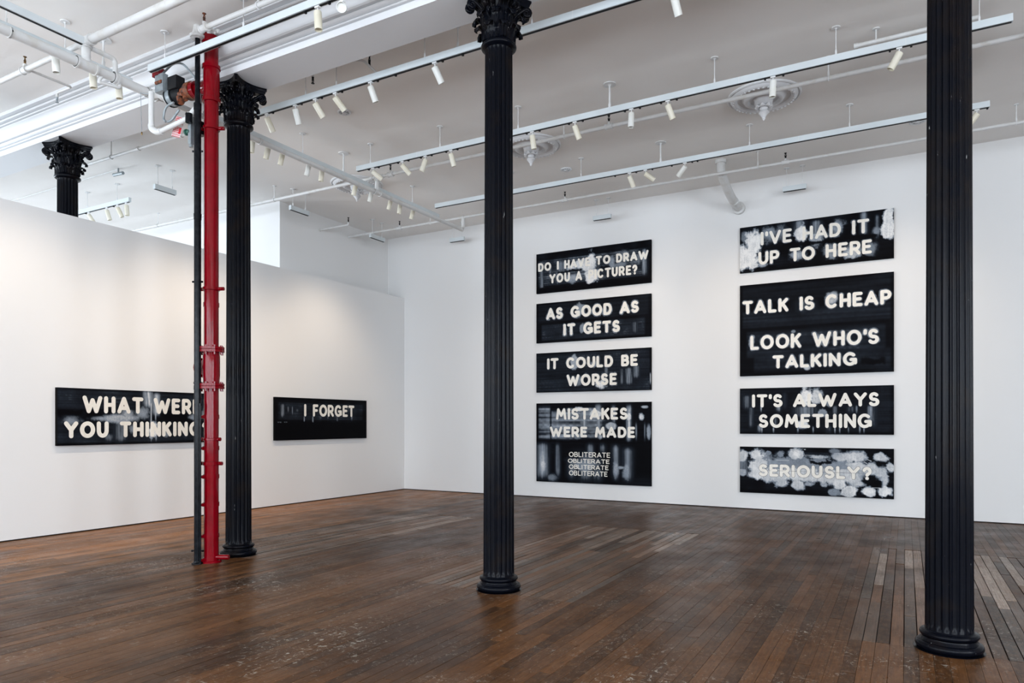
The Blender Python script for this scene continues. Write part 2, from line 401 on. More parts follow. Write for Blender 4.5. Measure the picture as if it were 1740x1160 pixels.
def build_column(x, label):
    t = empty('cast_iron_column', (0, 0, 0), label, 'column', 'fluted iron columns under the beam')
    shaft_mb().build('shaft', IRON, t, 60)
    prof = [(.19, 0), (.192, .004)] + torus_prof(.160, .030, .026) + [(.158, .060), (.150, .068), (.148, .078), (.154, .084)] + torus_prof(.146, .100, .0165) + [(.139, .119), (.134, .126)]
    MB().lathe(prof, seg=48).build('base', IRON, t)
    pr_ = [(.112, 4.540), (.126, 4.545)] + torus_prof(.129, 4.569, .022) + [(.130, 4.592), (.124, 4.600), (.116, 4.604)]
    MB().lathe(pr_, seg=40).build('astragal', IRON, t)
    MB().lathe([(.108, 4.585), (.110, 4.70), (.116, 4.82), (.135, 4.90), (.158, 4.935), (.16, 4.95)], seg=32).build('bell', IRON, t)
    l1 = leaf_mb(.100, .094, .114, .040); l2 = leaf_mb(.190, .104, .120, .046); l3 = leaf_mb(.275, .092, .134, .048)
    m1 = l1.build('acanthus_leaf', IRON, t, 70); m1.location = (0, 0, 4.592); m1.rotation_euler.z = 0
    m2 = l2.build('acanthus_leaf', IRON, t, 70); m2.location = (0, 0, 4.600); m2.rotation_euler.z = R(22.5)
    m3 = l3.build('acanthus_leaf', IRON, t, 70); m3.location = (0, 0, 4.605); m3.rotation_euler.z = R(45)
    for k in range(1, 4):
        c = m3.copy(); col.objects.link(c); c.parent = t; c.rotation_euler.z = R(45+90*k)
    for k in range(1, 8):
        for m_, off in ((m1, 0), (m2, 22.5)):
            c = m_.copy(); col.objects.link(c); c.parent = t; c.rotation_euler.z = R(off+45*k)
    v = volute_mb(.258, .036, .12).build('volute', IRON, t, 60)
    v.rotation_euler.z = R(45-8)
    hs = volute_mb(.172, .026, .116).build('small_scroll', IRON, t, 60); hs.rotation_euler.z = R(-12)
    for k in range(4):
        for s in (-1, 1):
            if not (k == 0 and s == -1):
                c = v.copy(); col.objects.link(c); c.parent = t; c.rotation_euler.z = R(45+90*k+8*s)
                c = hs.copy(); col.objects.link(c); c.parent = t; c.rotation_euler.z = R(90*k+12*s)
    # abacus with hollowed sides and cut corners
    mb = MB(); rings = [(.93, 4.935), (.94, 4.950), (.97, 4.958), (.965, 4.966), (1.0, 4.978), (1.02, 4.986), (1.02, 5.002)]
    out = []
    for q in range(4):
        for i in range(13):
            s = -1+2*i/12; hh = .208; cc = .188
            d = hh - .062*(1-(s)**2)
            p = (d, s*cc); a = R(90*q); out.append((p[0]*math.cos(a)-p[1]*math.sin(a), p[0]*math.sin(a)+p[1]*math.cos(a)))
    m_ = len(out); vs = [(px*sc_, py*sc_, z) for sc_, z in rings for px, py in out]
    fs = [(i*m_+k, i*m_+(k+1) % m_, (i+1)*m_+(k+1) % m_, (i+1)*m_+k) for i in range(len(rings)-1) for k in range(m_)]
    fs += [tuple(range(m_))[::-1], tuple((len(rings)-1)*m_+k for k in range(m_))]
    mb.add(vs, fs).build('abacus', IRON, t, 30)
    fm = MB()
    fm.lathe([(.004, -.035), (.018, -.03), (.028, -.012), (.024, .0), (.012, .006)], (.158, 0, 4.955), 12, 'x')
    for a in range(6): fm.lathe([(.002, -.004), (.012, 0), (.002, .008)], (.150, .024*math.cos(R(60*a)), 4.955+.024*math.sin(R(60*a))), 8, 'x')
    fo = fm.build('fleuron', IRON, t)
    for k in range(1, 4):
        c = fo.copy(); col.objects.link(c); c.parent = t; c.rotation_euler.z = R(90*k)
    return t
labs = ['black fluted iron column rising behind the white partition, only its top showing', 'black fluted iron column beside the tall red pipe',
        'black fluted iron column standing in the middle of the floor', 'largest black fluted iron column, its top cut off by the frame']
c0 = build_column(0, labs[1])
for i, x in enumerate(CXS):
    if i == 1: continue
    r = c0.copy(); col.objects.link(r); r.location = (x, CY, 0); r['label'] = labs[i]
    for ch in list(c0.children):
        if i == 0 and ch.name.startswith('base'): continue      # wholly behind the partition
        c = ch.copy(); col.objects.link(c); c.parent = r
c0.location = (CXS[1], CY, 0)

# ------------------------------------------------------------------ red riser with its couplings
RX, RY = -6.117, 4.712
def zr(py, d=7.10): return 1.4+(719-py)/1195*d
rp = empty('red_riser_pipe', (RX, RY, 0), 'tall glossy red standpipe bolted together beside the fluted iron column', 'pipe')
part(MB().lathe([(.070, .0), (.070, zr(655)-.02)], (RX, RY, 0), 28), 'lower_pipe', RED, rp)
part(MB().lathe([(.070, zr(592)+.02), (.0695, zr(170)), (.0685, 5.34)], (RX, RY, 0), 28), 'upper_pipe', RED, rp)
z0, z1 = zr(655), zr(592)
part(MB().lathe([(.078, z0), (.078, z0+.06), (.082, z0+.10), (.082, z1-.08), (.078, z1-.05), (.078, z1)], (RX, RY, 0), 28), 'check_valve_body', RED, rp)
dirL = Vector((-.62, .10, 0)).normalized()
part(MB().tube([Vector((RX, RY, (z0+z1)/2)), Vector((RX, RY, (z0+z1)/2))+dirL*.16], .085, 24).tube([Vector((RX, RY, (z0+z1)/2))+dirL*.145, Vector((RX, RY, (z0+z1)/2))+dirL*.17], .10, 24), 'side_outlet', RED, rp)
part(MB().lathe([(.098, 0), (.098, .012), (.088, .020), (.080, .022)], (RX, RY, 0), 28), 'floor_flange', RED, rp)
# tee fitting towards the valve
zt0, zt1 = zr(170), zr(116)
part(MB().lathe([(.070, zt0-.03), (.088, zt0-.028), (.088, zt0+.012), (.079, zt0+.018), (.079, zt1-.018), (.088, zt1-.012), (.088, zt1+.02), (.070, zt1+.022)], (RX, RY, 0), 28), 'tee_fitting', RED, rp)
zv = (zt0+zt1)/2-.02
part(MB().tube([(RX, RY, zv), (RX-.09, RY-.005, zv), (RX-.13, RY-.01, zv), (RX-.23, RY-.02, zv)], [.078, .074, .060, .056], 24).tube([(RX-.19, RY-.017, zv), (RX-.24, RY-.022, zv)], .085, 24), 'tee_branch', RED, rp)
part(MB().lathe([(.070, 5.215), (.088, 5.225), (.094, 5.255), (.090, 5.285), (.070, 5.29)], (RX, RY, 0), 28), 'top_collar', RED, rp)
def flange(z):
    mb = MB().lathe([(.082, z-.030), (.124, z-.028), (.124, z-.003), (.117, z), (.124, z+.003), (.124, z+.026), (.082, z+.030)], (RX, RY, 0), 28)
    f = part(mb, 'bolted_flange', RED, rp)
    for k in range(8):
        a = R(22.5+45*k); b = MB().lathe([(.012, z-.052), (.012, z-.03), (.008, z-.03), (.008, z+.035), (.012, z+.028), (.012, z+.042)], (RX+.106*math.cos(a), RY+.106*math.sin(a), 0), 6); local(b.build('bolt', RED), rp)
    return f
for y in (594, 656): flange(zr(y))
def clamp(z, ear=.13, hgt=.034, ang=-30, nm='pipe_coupling', r=.083):
    mb = MB().lathe([(.069, z-hgt/2), (r, z-hgt/2+.004), (r, z+hgt/2-.004), (.069, z+hgt/2)], (RX, RY, 0), 28)
    for s in (1, -1):
        d = Vector((math.cos(R(ang)), math.sin(R(ang)), 0))*s; c = Vector((RX, RY, z)); q = Vector((-d.y, d.x, 0))
        mb.tube([c+d*.075, c+d*ear], .019, 10)
        mb.tube([c+d*(ear-.018)-q*.028, c+d*(ear-.018)+q*.028], .010, 8)
    return part(mb, nm, RED, rp)
clamp(zr(219), .135, .032, 25); clamp(zr(491), .135, .036, 22); clamp(zr(746), .100, .028, 22, r=.080); clamp(zr(787), .118, .042, 22)
def band(z, to=None, hgt=.042):
    mb = MB().lathe([(.069, z-hgt/2), (.0755, z-hgt/2), (.0755, z+hgt/2), (.069, z+hgt/2)], (RX, RY, 0), 28)
    if to:
        mb.tube([(RX-.04, RY-.055, z), (to[0], to[1], z)], .013, 8)
        mb.tube([((RX+to[0])/2-.02, (RY-.055+to[1])/2, z), ((RX+to[0])/2+.0, (RY-.055+to[1])/2, z)], .019, 8)
    return part(mb, 'pipe_band', RED, rp)
BX, BYY = -6.165, 4.590          # black pipe beside it
TX, TY = -6.121, 4.588           # thin black pipe between the two
for y in (708, 761, 809, 856, 909): band(zr(y), (TX-.0, TY+.008))
band(zr(518)); band(zr(949), (TX, TY+.008))
part(MB().tube([(RX+.055, RY+.01, .055), (RX+.175, RY+.07, .055)], .020, 10).tube([(RX+.09, RY+.025, .055), (RX+.175, RY+.07, .055)], .026, 10), 'base_tie', RED, rp)

bp = empty('black_riser_pipe', (BX, BYY, 0), 'slim black vertical pipe standing in front of the red standpipe', 'pipe')
part(MB().lathe([(.033, 0.0), (.034, zr(182, 6.97))], (BX, BYY, 0), 20), 'lower_pipe', BLACKP, bp)
part(MB().lathe([(.0255, zr(182, 6.97)), (.0245, 5.24)], (BX, BYY, 0), 20), 'upper_pipe', BLACKP, bp)
mb = MB()
for y, r_, hh in ((178, .037, .07), (363, .0375, .03), (368, .0365, .04), (650, .038, .025), (658, .0365, .05)):
    z = zr(y, 6.97); part(MB().lathe([(.03, z-hh/2), (r_, z-hh/2+.003), (r_, z+hh/2-.003), (.03, z+hh/2)], (BX, BYY, 0), 20), 'pipe_joint', BLACKP, bp)
for y in (477, 254, 937):
    z = zr(y, 6.97); e = .052 if y != 937 else .06
    part(MB().tube([(BX-e*.8726, BYY-e*.4885, z), (BX+e*.8726, BYY+e*.4885, z)], .006, 8).tube([(BX-e*.8726, BYY-e*.4885, z), (BX-(e-.015)*.8726, BYY-(e-.015)*.4885, z)], .010, 8).tube([(BX+e*.8726, BYY+e*.4885, z), (BX+(e-.015)*.8726, BYY+(e-.015)*.4885, z)], .010, 8), 'clamp_bolt', BLACKP, bp)
part(MB().lathe([(.056, 0), (.055, .010), (.040, .018), (.036, .03)], (BX, BYY, 0), 20), 'floor_flange', BLACKP, bp)
pc = part(MB().lathe([(.024, 5.235), (.07, 5.24), (.075, 5.262), (.05, 5.28), (.035, 5.363)], (BX, BYY, 0), 20), 'ceiling_collar', PLASTER, bp)
tp = empty('thin_black_pipe', (TX, TY, 0), 'thin black tube squeezed between the black pipe and red standpipe', 'pipe')
part(MB().lathe([(.0095, 0), (.0095, zr(690, 6.97))], (TX, TY, 0), 12), 'pipe', BLACKP, tp)
part(MB().tube([(TX, TY, zr(690, 6.97)), (TX-.002, TY+.001, zr(690, 6.97)+.03)], .014, 10), 'pipe_cap', BLACKP, tp)
part(MB().lathe([(.014, .0), (.014, .02)], (TX, TY, 0), 10), 'foot', BLACKP, tp)
# plaster patch where the risers pierce the cornice
pv = MB()
for k in range(26):
    a = random.uniform(0, 6.28); d = random.uniform(.0, .10)
    pv.lathe([(.004, -.02), (random.uniform(.02, .045), -.004), (random.uniform(.02, .04), .012), (.004, .03)], (RX+.01+d*math.cos(a)*1.5, RY-.03+d*math.sin(a), random.uniform(5.30, 5.345)), 9)
struct(pv.build('trim_4', PLASTER))

# ------------------------------------------------------------------ sprinkler pipework
MX, MZ = -7.0, 4.90
mp = empty('sprinkler_main', (MX, 2, MZ), 'thick white sprinkler main running back under the beam beside a lighting track', 'pipe')
part(MB().tube([(MX, .3, MZ), (MX, 4.72, MZ)], .046, 20), 'pipe', WPIPE, mp)
part(MB().tube([(MX, 4.70, MZ), (MX, 10.60, MZ), (MX, 10.67, MZ+.02), (MX, 10.69, MZ+.08), (MX, 10.69, MZ+.21)], .034, 18), 'pipe', WPIPE, mp)
def yfit(y, r=.060, l=.10, m=WPIPE, parent=mp, nm='coupling'):
    mb = MB().tube([(MX, y-l/2, MZ), (MX, y+l/2, MZ)], r-.006, 20).tube([(MX, y-l/2, MZ), (MX, y-l/2+.018, MZ)], r, 20).tube([(MX, y+l/2-.018, MZ), (MX, y+l/2, MZ)], r, 20)
    return part(mb, nm, m, parent)
yfit(3.97, .060, .20, nm='tee'); yfit(4.26, .062, .05); yfit(4.66, .058, .12, nm='tee'); yfit(8.31, .045, .15, nm='tee'); yfit(5.72, .042, .05); yfit(3.30, .05, .012); yfit(6.1, .041, .04); yfit(10.62, .041, .06, nm='elbow')
def vjoin(x, y, z0, z1, r, parent, nm='riser_nipple'):
    return part(MB().lathe([(r, z0), (r, z1)], (x, y, 0), 16).lathe([(r+.010, z0+.03), (r+.012, z0+.035), (r+.012, z0+.055), (r+.01, z0+.06)], (x, y, 0), 16).lathe([(r+.010, z1-.06), (r+.012, z1-.055), (r+.012, z1-.035), (r+.01, z1-.03)], (x, y, 0), 16), nm, WPIPE, parent)
BZc = 5.13     # height of the branch lines
vjoin(MX, 3.97, MZ, BZc, .040, mp); vjoin(MX, 8.31, MZ, BZc, .032, mp)
part(MB().tube(bend([(MX+.0, 4.26, MZ), (MX+.0, 4.26, 5.09), (MX-.0, 4.02, 5.09)], .05), .024, 14), 'bypass_pipe', WPIPE, mp)
part(MB().tube(bend([(MX, 4.14, MZ-.01), (MX-.02, 4.10, MZ-.10), (MX+.02, 4.30, MZ-.09), (MX, 4.30, MZ)], .03), .016, 12), 'drain_hook', WPIPE, mp)

def upright(parent, x, y, z, m=BRASS, down=False, hgt=.085):
    s = -1 if down else 1
    mb = MB()
    for a, b, r1, r2 in ((0, .03, .013, .011), (.03, .036, .013, .013), (.036, .06, .004, .004), (.06, .066, .006, .018), (.066, .070, .018, .018)):
        z0_, z1_ = z+s*a*hgt/.07, z+s*b*hgt/.07
        mb.tube([(x, y, z0_), (x, y, z1_)], [r1, r2], 10)
    for q in (-1, 1): mb.tube([(x+q*.012, y, z+s*.033), (x+q*.014, y, z+s*.05), (x+q*.004, y, z+s*hgt*.88)], .003, 6)
    part(mb, 'sprinkler_head', m, parent)
def xbranch(label, y, x0, x1, z, r, tees=(), rings=(), hangers=(), heads=(), headm=DARK, side=.0):
    e = empty('sprinkler_branch', (x0, y, z), label, 'pipe', None)
    part(MB().tube([(x0, y, z), (x1, y, z)], r, 16), 'pipe', WPIPE, e)
    for x in list(tees)+[h for h in heads]:
        part(MB().tube([(x-.045, y, z), (x+.045, y, z)], r+.009, 16).tube([(x-.05, y, z), (x-.035, y, z)], r+.014, 16).tube([(x+.035, y, z), (x+.05, y, z)], r+.014, 16).tube([(x, y, z), (x, y, z+r+.035)], r*.8, 12), 'tee', WPIPE, e)
    for x in heads: upright(e, x, y, z+r+.03, headm)
    for x in rings: part(MB().tube([(x-.02, y, z), (x+.02, y, z)], r+.008, 16), 'coupling', WPIPE, e)
    for x in hangers:
        part(MB().tube([(x, y, z+r*.6), (x, y, H)], .006, 8).tube([(x, y, z+r), (x, y, z+r+.05)], .010, 8).lathe([(.028, H-.008), (.028, H)], (x, y, 0), 12).tube([(x, y+(r+.006)*math.sin(a), z+(r+.006)*math.cos(a)) for a in [i*math.pi/5 for i in range(11)]], .005, 6, False), 'pipe_hanger', ROD, e)
    return e
bA = xbranch('white sprinkler branch crossing the top left corner', 3.97, -12.5, -7.0, BZc, .027, heads=(-8.12,), hangers=(-9.4,), headm=BRASS)
part(MB().tube([(-7.0, 3.97, BZc), (-2.5, 3.97, BZc)], .041, 18), 'pipe', WPIPE, bA)
part(MB().tube([(-7.09, 3.97, BZc), (-6.9, 3.97, BZc)], .052, 18), 'tee', WPIPE, bA)
part(MB().tube(bend([(-8.08, 3.97, BZc), (-8.08, 4.42, BZc), (-8.36, 4.42, BZc), (-8.36, 4.42, BZc-.05)], .03), .014, 10), 'arm', WPIPE, bA)
upright(bA, -8.36, 4.42, BZc-.05, GREY, True, .06)
bA2 = xbranch('beige pipe lying along the cornice above the red standpipe', 4.42, -5.86, -3.0, 5.17, .024, hangers=(-5.1,), heads=(-5.84,), headm=RUST)
b0 = empty('short_drop_pipe', (-4.65, 3.9, 5.2), 'short white pipe elbow at the top edge left of the bright spotlight', 'pipe')
part(MB().tube(bend([(-5.14, 3.97, 5.22), (-4.86, 4.27, 5.22), (-4.78, 4.37, 5.22), (-4.78, 4.37, 5.33)], .03), .018, 12), 'pipe', WPIPE, b0)
bB = xbranch('beige sprinkler branch just behind the beam and first rear track', 5.86, -10.8, 3.0, BZc, .022, hangers=(-9.72, -3.9, -.5), rings=(-9.1, -8.2))
part(MB().tube(bend([(-4.92, 5.86, BZc), (-4.92, 5.62, BZc+.04), (-5.08, 5.55, BZc+.05), (-5.56, 5.55, BZc+.05), (-5.56, 5.55, BZc-.01)], .03), .013, 10), 'arm', WPIPE, bB)
upright(bB, -4.92, 5.72, BZc+.03, DARK, False, .11); upright(bB, -5.56, 5.55, BZc-.01, DARK, True, .07)
bC = xbranch('white sprinkler branch passing below the ceiling medallions', 8.31, -14.0, 3.5, BZc, .024, rings=(-6.9, -7.1), hangers=(-12.3, -9.2, -3.88, -.73), heads=(-6.74, -3.256))
bD = xbranch('thin white sprinkler branch nearest the back wall', 10.69, -9.74, 4.0, BZc, .021, hangers=(-7.73, -1.88, 1.2), heads=(-8.45, -4.97, -1.50), rings=(-7.0,))
bE = empty('short_sprinkler_pipe', (-9.7, 9.5, 5.1), 'short white sprinkler pipe jutting from the shaded upper left wall', 'pipe')
part(MB().tube(bend([(-9.74, 9.9, 5.08), (-9.30, 9.9, 5.08), (-9.02, 9.9, 5.08), (-9.02, 9.9, 5.13)], .02), .016, 12), 'pipe', WPIPE, bE); upright(bE, -9.02, 9.9, 5.13, DARK)
part(MB().tube([(-9.74, 9.9, 5.08), (-9.728, 9.9, 5.08)], .03, 14), 'wall_plate', WPIPE, bE)
bF = empty('ceiling_conduit', (-12, 6.55, 5.33), 'thin conduit along the ceiling left of the half hidden column', 'conduit')
part(MB().tube([(-15.5, 6.55, 5.345), (-10.68, 6.55, 5.345)], .010, 8), 'conduit', ROD, bF)
part(MB().tube([(-10.80, 6.55, 5.28), (-10.56, 6.55, 5.27)], .026, 10).tube([(-10.68, 6.55, 5.28), (-10.68, 6.55, 5.36)], .012, 8), 'junction_fitting', GREY, bF)
bG = empty('ceiling_tube', (-.3, 7.95, 5.25), 'short white tube hung close to the ceiling left of the large near column', 'pipe')
part(MB().tube([(-.44, 7.95, 5.235), (.6, 7.95, 5.235)], .022, 12), 'tube', WPIPE, bG)
part(MB().tube([(-.26, 7.95, 5.24), (-.26, 7.95, H)], .007, 8).lathe([(.035, H-.01), (.035, H)], (-.26, 7.95, 0), 12), 'hanger', ROD, bG)
part(MB().tube([(-.46, 7.95, 5.235), (-.42, 7.95, 5.235)], .028, 12), 'end_cap', WPIPE, bG)
# elbow duct between ceiling and back wall
dk = empty('vent_duct', (-2.42, 11.2, 5), 'crooked white duct running from ceiling into the back wall', 'duct')
P = [(-2.43, 10.78, H), (-2.43, 10.78, 5.18), (-2.42, 11.25, 5.02), (-2.40, 11.66, 4.93), (-2.39, YB, 4.93)]
part(MB().tube(bend(P, .09), .066, 20), 'duct', WPIPE, dk)
part(MB().tube([(-2.43, 10.78, H-.05), (-2.43, 10.78, H)], .082, 20), 'ceiling_collar', WPIPE, dk)
part(MB().tube([(-2.39, YB-.07, 4.93), (-2.39, YB, 4.93)], .10, 20), 'wall_collar', WPIPE, dk)
part(MB().tube([(-2.40, 11.55, 4.955), (-2.40, 11.60, 4.945)], .073, 20), 'clamp_band', WPIPE, dk)

# ------------------------------------------------------------------ control valve between main and riser
VZ = zv; VY = RY-.03
va = empty('control_valve', (-6.6, VY, VZ), 'rusty grey control valve joining white main to red standpipe', 'valve')
def xt(x0, x1, r, m, nm, r2=None, z=VZ, y=VY, seg=22): return part(MB().tube([(x0, y, z), (x1, y, z)], [r, r2 or r], seg), nm, m, va)
part(MB().tube(bend([(MX, 4.66, MZ), (MX+.12, VY, MZ-.01), (-6.72, VY, VZ)], .05), .045, 18), 'inlet_pipe', WPIPE, va)
xt(-6.86, -6.80, .062, WPIPE, 'inlet_coupling', z=MZ-.03)
xt(-6.76, -6.70, .062, WPIPE, 'inlet_flange', .078)
xt(-6.70, -6.63, .088, GREY, 'butterfly_ring'); xt(-6.63, -6.615, .095, DARK, 'gasket'); xt(-6.715, -6.70, .095, DARK, 'gasket')
xt(-6.61, -6.50, .085, DARK, 'valve_neck', .07); part(MB().cbox((-6.56, VY-.05, VZ+.09), (.14, .10, .13)), 'black_actuator', DARK, va); xt(-6.50, -6.42, .060, RUST, 'valve_body', .072); xt(-6.42, -6.35, .088, RUST, 'rusty_flange')
part(MB().tube([(-6.55, VY-.02, VZ-.02), (-6.48, VY-.05, VZ-.11)], .035, 12).tube([(-6.44, VY-.03, VZ-.02), (-6.41, VY-.05, VZ-.10)], .026, 12).tube([(-6.50, VY-.06, VZ-.03), (-6.42, VY-.07, VZ-.05)], .020, 10), 'rusty_fittings', RUST, va)
part(MB().cbox((-6.74, VY-.09, VZ+.12), (.13, .06, .18)), 'gear_box', GREY, va)
part(MB().tube([(-6.78, VY-.125, VZ+.12), (-6.69, VY-.125, VZ+.12)], .017, 10), 'position_flag', RUST, va)
part(MB().cbox((-6.80, VY-.085, VZ+.245), (.105, .07, .085)), 'switch_box', RED, va)
part(MB().tube(bend([(-6.75, VY-.07, VZ+.235), (-6.55, VY-.09, VZ+.29), (-6.38, VY-.10, VZ+.24), (-6.20, VY-.09, VZ+.05)], .08), .011, 10), 'flexible_conduit', GREY, va)
part(MB().tube(bend([(-6.50, VY-.12, VZ-.14), (-6.62, VY-.13, VZ-.16), (-6.66, VY-.13, VZ-.30), (-6.55, VY-.12, VZ-.33), (-6.44, VY-.10, VZ-.22)], .06), .012, 10), 'flexible_conduit', GREY, va)
part(MB().tube([(-6.245, RY-.03, VZ-.03), (-6.24, RY-.035, VZ-.16), (-6.25, RY-.03, VZ-.36)], .012, 10), 'flexible_conduit', GREY, va)
part(MB().cbox((-6.235, RY-.03, VZ-.42), (.07, .07, .13)), 'black_switch', BLACKP, va)
part(MB().cbox((-6.335, VY-.04, VZ-.42), (.045, .04, .30)).tube([(-6.335, VY-.04, VZ-.60), (-6.335, VY-.04, VZ-.52)], .02, 8), 'steel_bracket', GREY, va)
part(MB().tube([(-6.40, VY-.05, VZ-.44), (-6.345, VY-.05, VZ-.44)], .020, 10).tube([(-6.40, VY-.05, VZ-.44), (-6.385, VY-.05, VZ-.44)], .032, 12), 'green_handle', GREEN, va)
dr = empty('drain_pipe', (-6.95, 4.6, 4.6), 'white drain pipe hooking below the valve', 'pipe')
DP = [(-6.86, 4.56, MZ-.05), (-6.86, 4.56, 4.47), (-6.77, 4.565, 4.415), (-6.30, 4.57, 4.46)]
part(MB().tube([DP[0], (DP[1][0], DP[1][1], DP[1][2]+.03)], .028, 14).tube(bend([(DP[1][0], DP[1][1], DP[1][2]+.04), DP[1], DP[2], (-6.72, 4.568, 4.412)], .03), .033, 14), 'vertical_leg', WPIPE, dr)
part(MB().tube([(-6.74, 4.568, 4.412), (-6.28, 4.565, 4.455)], .026, 14).tube([(-6.74, 4.568, 4.412), (-6.705, 4.568, 4.415)], .034, 14), 'horizontal_leg', WPIPE, dr)
part(MB().tube([(-6.37, 4.63, 4.50), (-6.25, 4.66, 4.61)], .030, 14).tube([(-6.37, 4.63, 4.50), (-6.33, 4.64, 4.54)], .038, 14), 'angled_leg', WPIPE, dr)
part(MB().tube([(-6.265, 4.565, 4.41), (-6.265, 4.565, 4.50)], .034, 10), 'black_union', BLACKP, dr)
ch = empty('pull_chain', (-7.06, 4.5, 4.6), 'thin chain with brass weight hanging left of the drain pipe', 'chain')
part(MB().tube([(-6.95, 4.50, 4.84), (-6.93, 4.50, 4.42)], .0025, 6).tube([(-6.96, 4.50, 4.84), (-6.86, 4.54, 4.82)], .004, 6), 'chain', GREY, ch)
part(MB().lathe([(.003, 4.395), (.008, 4.405), (.008, 4.42), (.003, 4.43)], (-6.93, 4.50, 0), 8), 'weight', BRASS, ch)

# ------------------------------------------------------------------ ceiling tracks
def rod_part(parent, x, y, z0, thick=False):
    r = .011 if thick else .0042
    o = part(MB().tube([(x, y, z0), (x, y, H)], r, 8).tube([(x, y, z0), (x, y, z0+.05)], r+.005, 8), 'suspension_rod', ROD, parent)
    c = MB().lathe([(.075 if thick else .042, H-.010), (.075 if thick else .042, H)], (x, y, 0), 16).lathe([(r, H-.022), (r+.012, H-.01)], (x, y, 0), 10).build('canopy', ROD)
    c.parent = o; return o
TZ0, TZ1 = 5.012, 5.085; TWD = .046
def track_x(label, y, x0, x1, rods, thick=(), clips=(), joints=()):
    e = empty('lighting_track', (x0, y, TZ0), label, 'lighting track')
    part(MB().box(x0, x1, y-TWD/2, y+TWD/2, TZ0+.004, TZ1), 'rail', TRACK, e)
    part(MB().box(x0+.01, x1-.01, y-TWD/2+.012, y+TWD/2-.012, TZ0-.001, TZ0+.006), 'slot', DARK, e)
    for x in joints: part(MB().box(x-.002, x+.002, y-TWD/2-.001, y+TWD/2+.001, TZ0+.003, TZ1+.001), 'joint', ROD, e)
    for x in rods: rod_part(e, x, y, TZ1, x in thick)
    for x in clips: part(MB().cbox((x, y, TZ0-.006), (.018, .03, .016)), 'clip', DARK, e)
    return e
def track_y(label, x, y0, y1, rods, thick=(), name='lighting_track', z=(TZ0, TZ1)):
    e = empty(name, (x, y0, z[0]), label, 'lighting track')
    part(MB().box(x-TWD/2, x+TWD/2, y0, y1, z[0]+.004, z[1]), 'rail', TRACK, e)
    part(MB().box(x-TWD/2+.012, x+TWD/2-.012, y0+.01, y1-.01, z[0]-.001, z[0]+.006), 'slot', DARK, e)
    for y in rods: rod_part(e, x, y, z[1], y in thick)
    return e
RODS = [-6.63, -5.43, -4.24, -3.02, -1.81, -.61, .59]
T1Y, T2Y, T3Y, T4Y = 4.50, 5.77, 7.73, 9.69
T1H = [-4.45, -4.17]; T2H = [-6.507, -6.05, -5.741, -5.444, -4.945, -4.115, -1.685]
T3H = [-6.582, -6.059, -5.669, -5.252, -4.039, -3.462, -2.753, -2.325, -1.207, -.054]; T4H = [-3.477, -3.24, -2.673, .716]
track_x('nearest white lighting track crossing in front of the red standpipe', T1Y, -6.80, 2.5, [-6.55, -5.39, -3.0, -1.2, .6], clips=[-4.6, -4.32])
track_x('white lighting track just behind the beam, passing the middle column capital', T2Y, -6.98, 3.0, [-6.62, -5.89, -5.43, -4.24, -3.02, -1.8, -.6], clips=[h+.09 for h in T2H]+[h+.33 for h in T2H[4:6]], joints=(-4.45, -2.6))
track_x('long white lighting track in the middle of the rear bay', T3Y, -6.876, .842, RODS, (-3.02,), [h+.10 for h in T3H]+[h-.08 for h in T3H], (-5.8, -1.55, .0))
track_x('white lighting track nearest the back wall paintings', T4Y, -6.90, .84, RODS[1:-1], (-3.02,), [h+.10 for h in T4H]+[-2.5, -3.7, -2.86], (-4.45, -1.2))
track_y('white lighting track running back beside the thick sprinkler main', -7.235, 0.5, 4.58, [3.38, 3.90, 4.28], (4.28,))
track_y('rear lighting track running back alongside the sprinkler main', -7.2, 5.45, 10.2, [7.0, 7.80, 9.45], (7.80,))
track_y('grey track piece crossing the top left corner', -6.86, .5, 3.86, [1.5])
track_x('far small lighting track above the partition with four spotlights', 6.97, -12.9, -11.05, [-12.25, -11.40], clips=[-12.3, -11.5])
track_y('lighting track at the extreme right edge of the ceiling', 1.16, 7.0, 8.9, [7.4, 8.5])
# short stub tracks near the walls
def stub(label, c, along, L=.30):
    e = empty('track_stub', c, label, 'lighting track', 'short wall washing track stubs')
    d = (L, .05, .075) if along == 'x' else (.05, L, .075)
    part(MB().cbox((c[0], c[1], c[2]+.0375), d), 'rail', TRACK, e)
    part(MB().cbox((c[0], c[1], c[2]-.002), (d[0]-.02, d[1]-.012 if along == 'x' else d[1]-.02, .006)), 'slot', DARK, e)
    for s, th in ((-1, 0), (1, 1)):
        x = c[0]+(s*L*.34 if along == 'x' else 0); y = c[1]+(s*L*.34 if along == 'y' else 0)
        rod_part(e, x, y, c[2]+.075, False)
stub('short white track stub hanging beyond the partition, right of four far spotlights', (-10.04, 6.9, 4.99), 'y', .36)
stub('short white track stub hanging beside the shaded upper left wall', (-9.05, 8.72, 5.0), 'y', .42)
stub('short white track stub hanging at the far back corner', (-9.05, 10.75, 5.0), 'y', .42)
stub('short white track stub before the back wall left of the middle column', (-7.75, 11.62, 5.0), 'x', .34)
stub('short white track stub on the back wall above the left painting stack', (-4.68, 11.62, 5.0), 'x', .34)
stub('short white track stub beside the crooked duct above the right painting stack', (-1.50, 11.62, 5.0), 'x', .34)

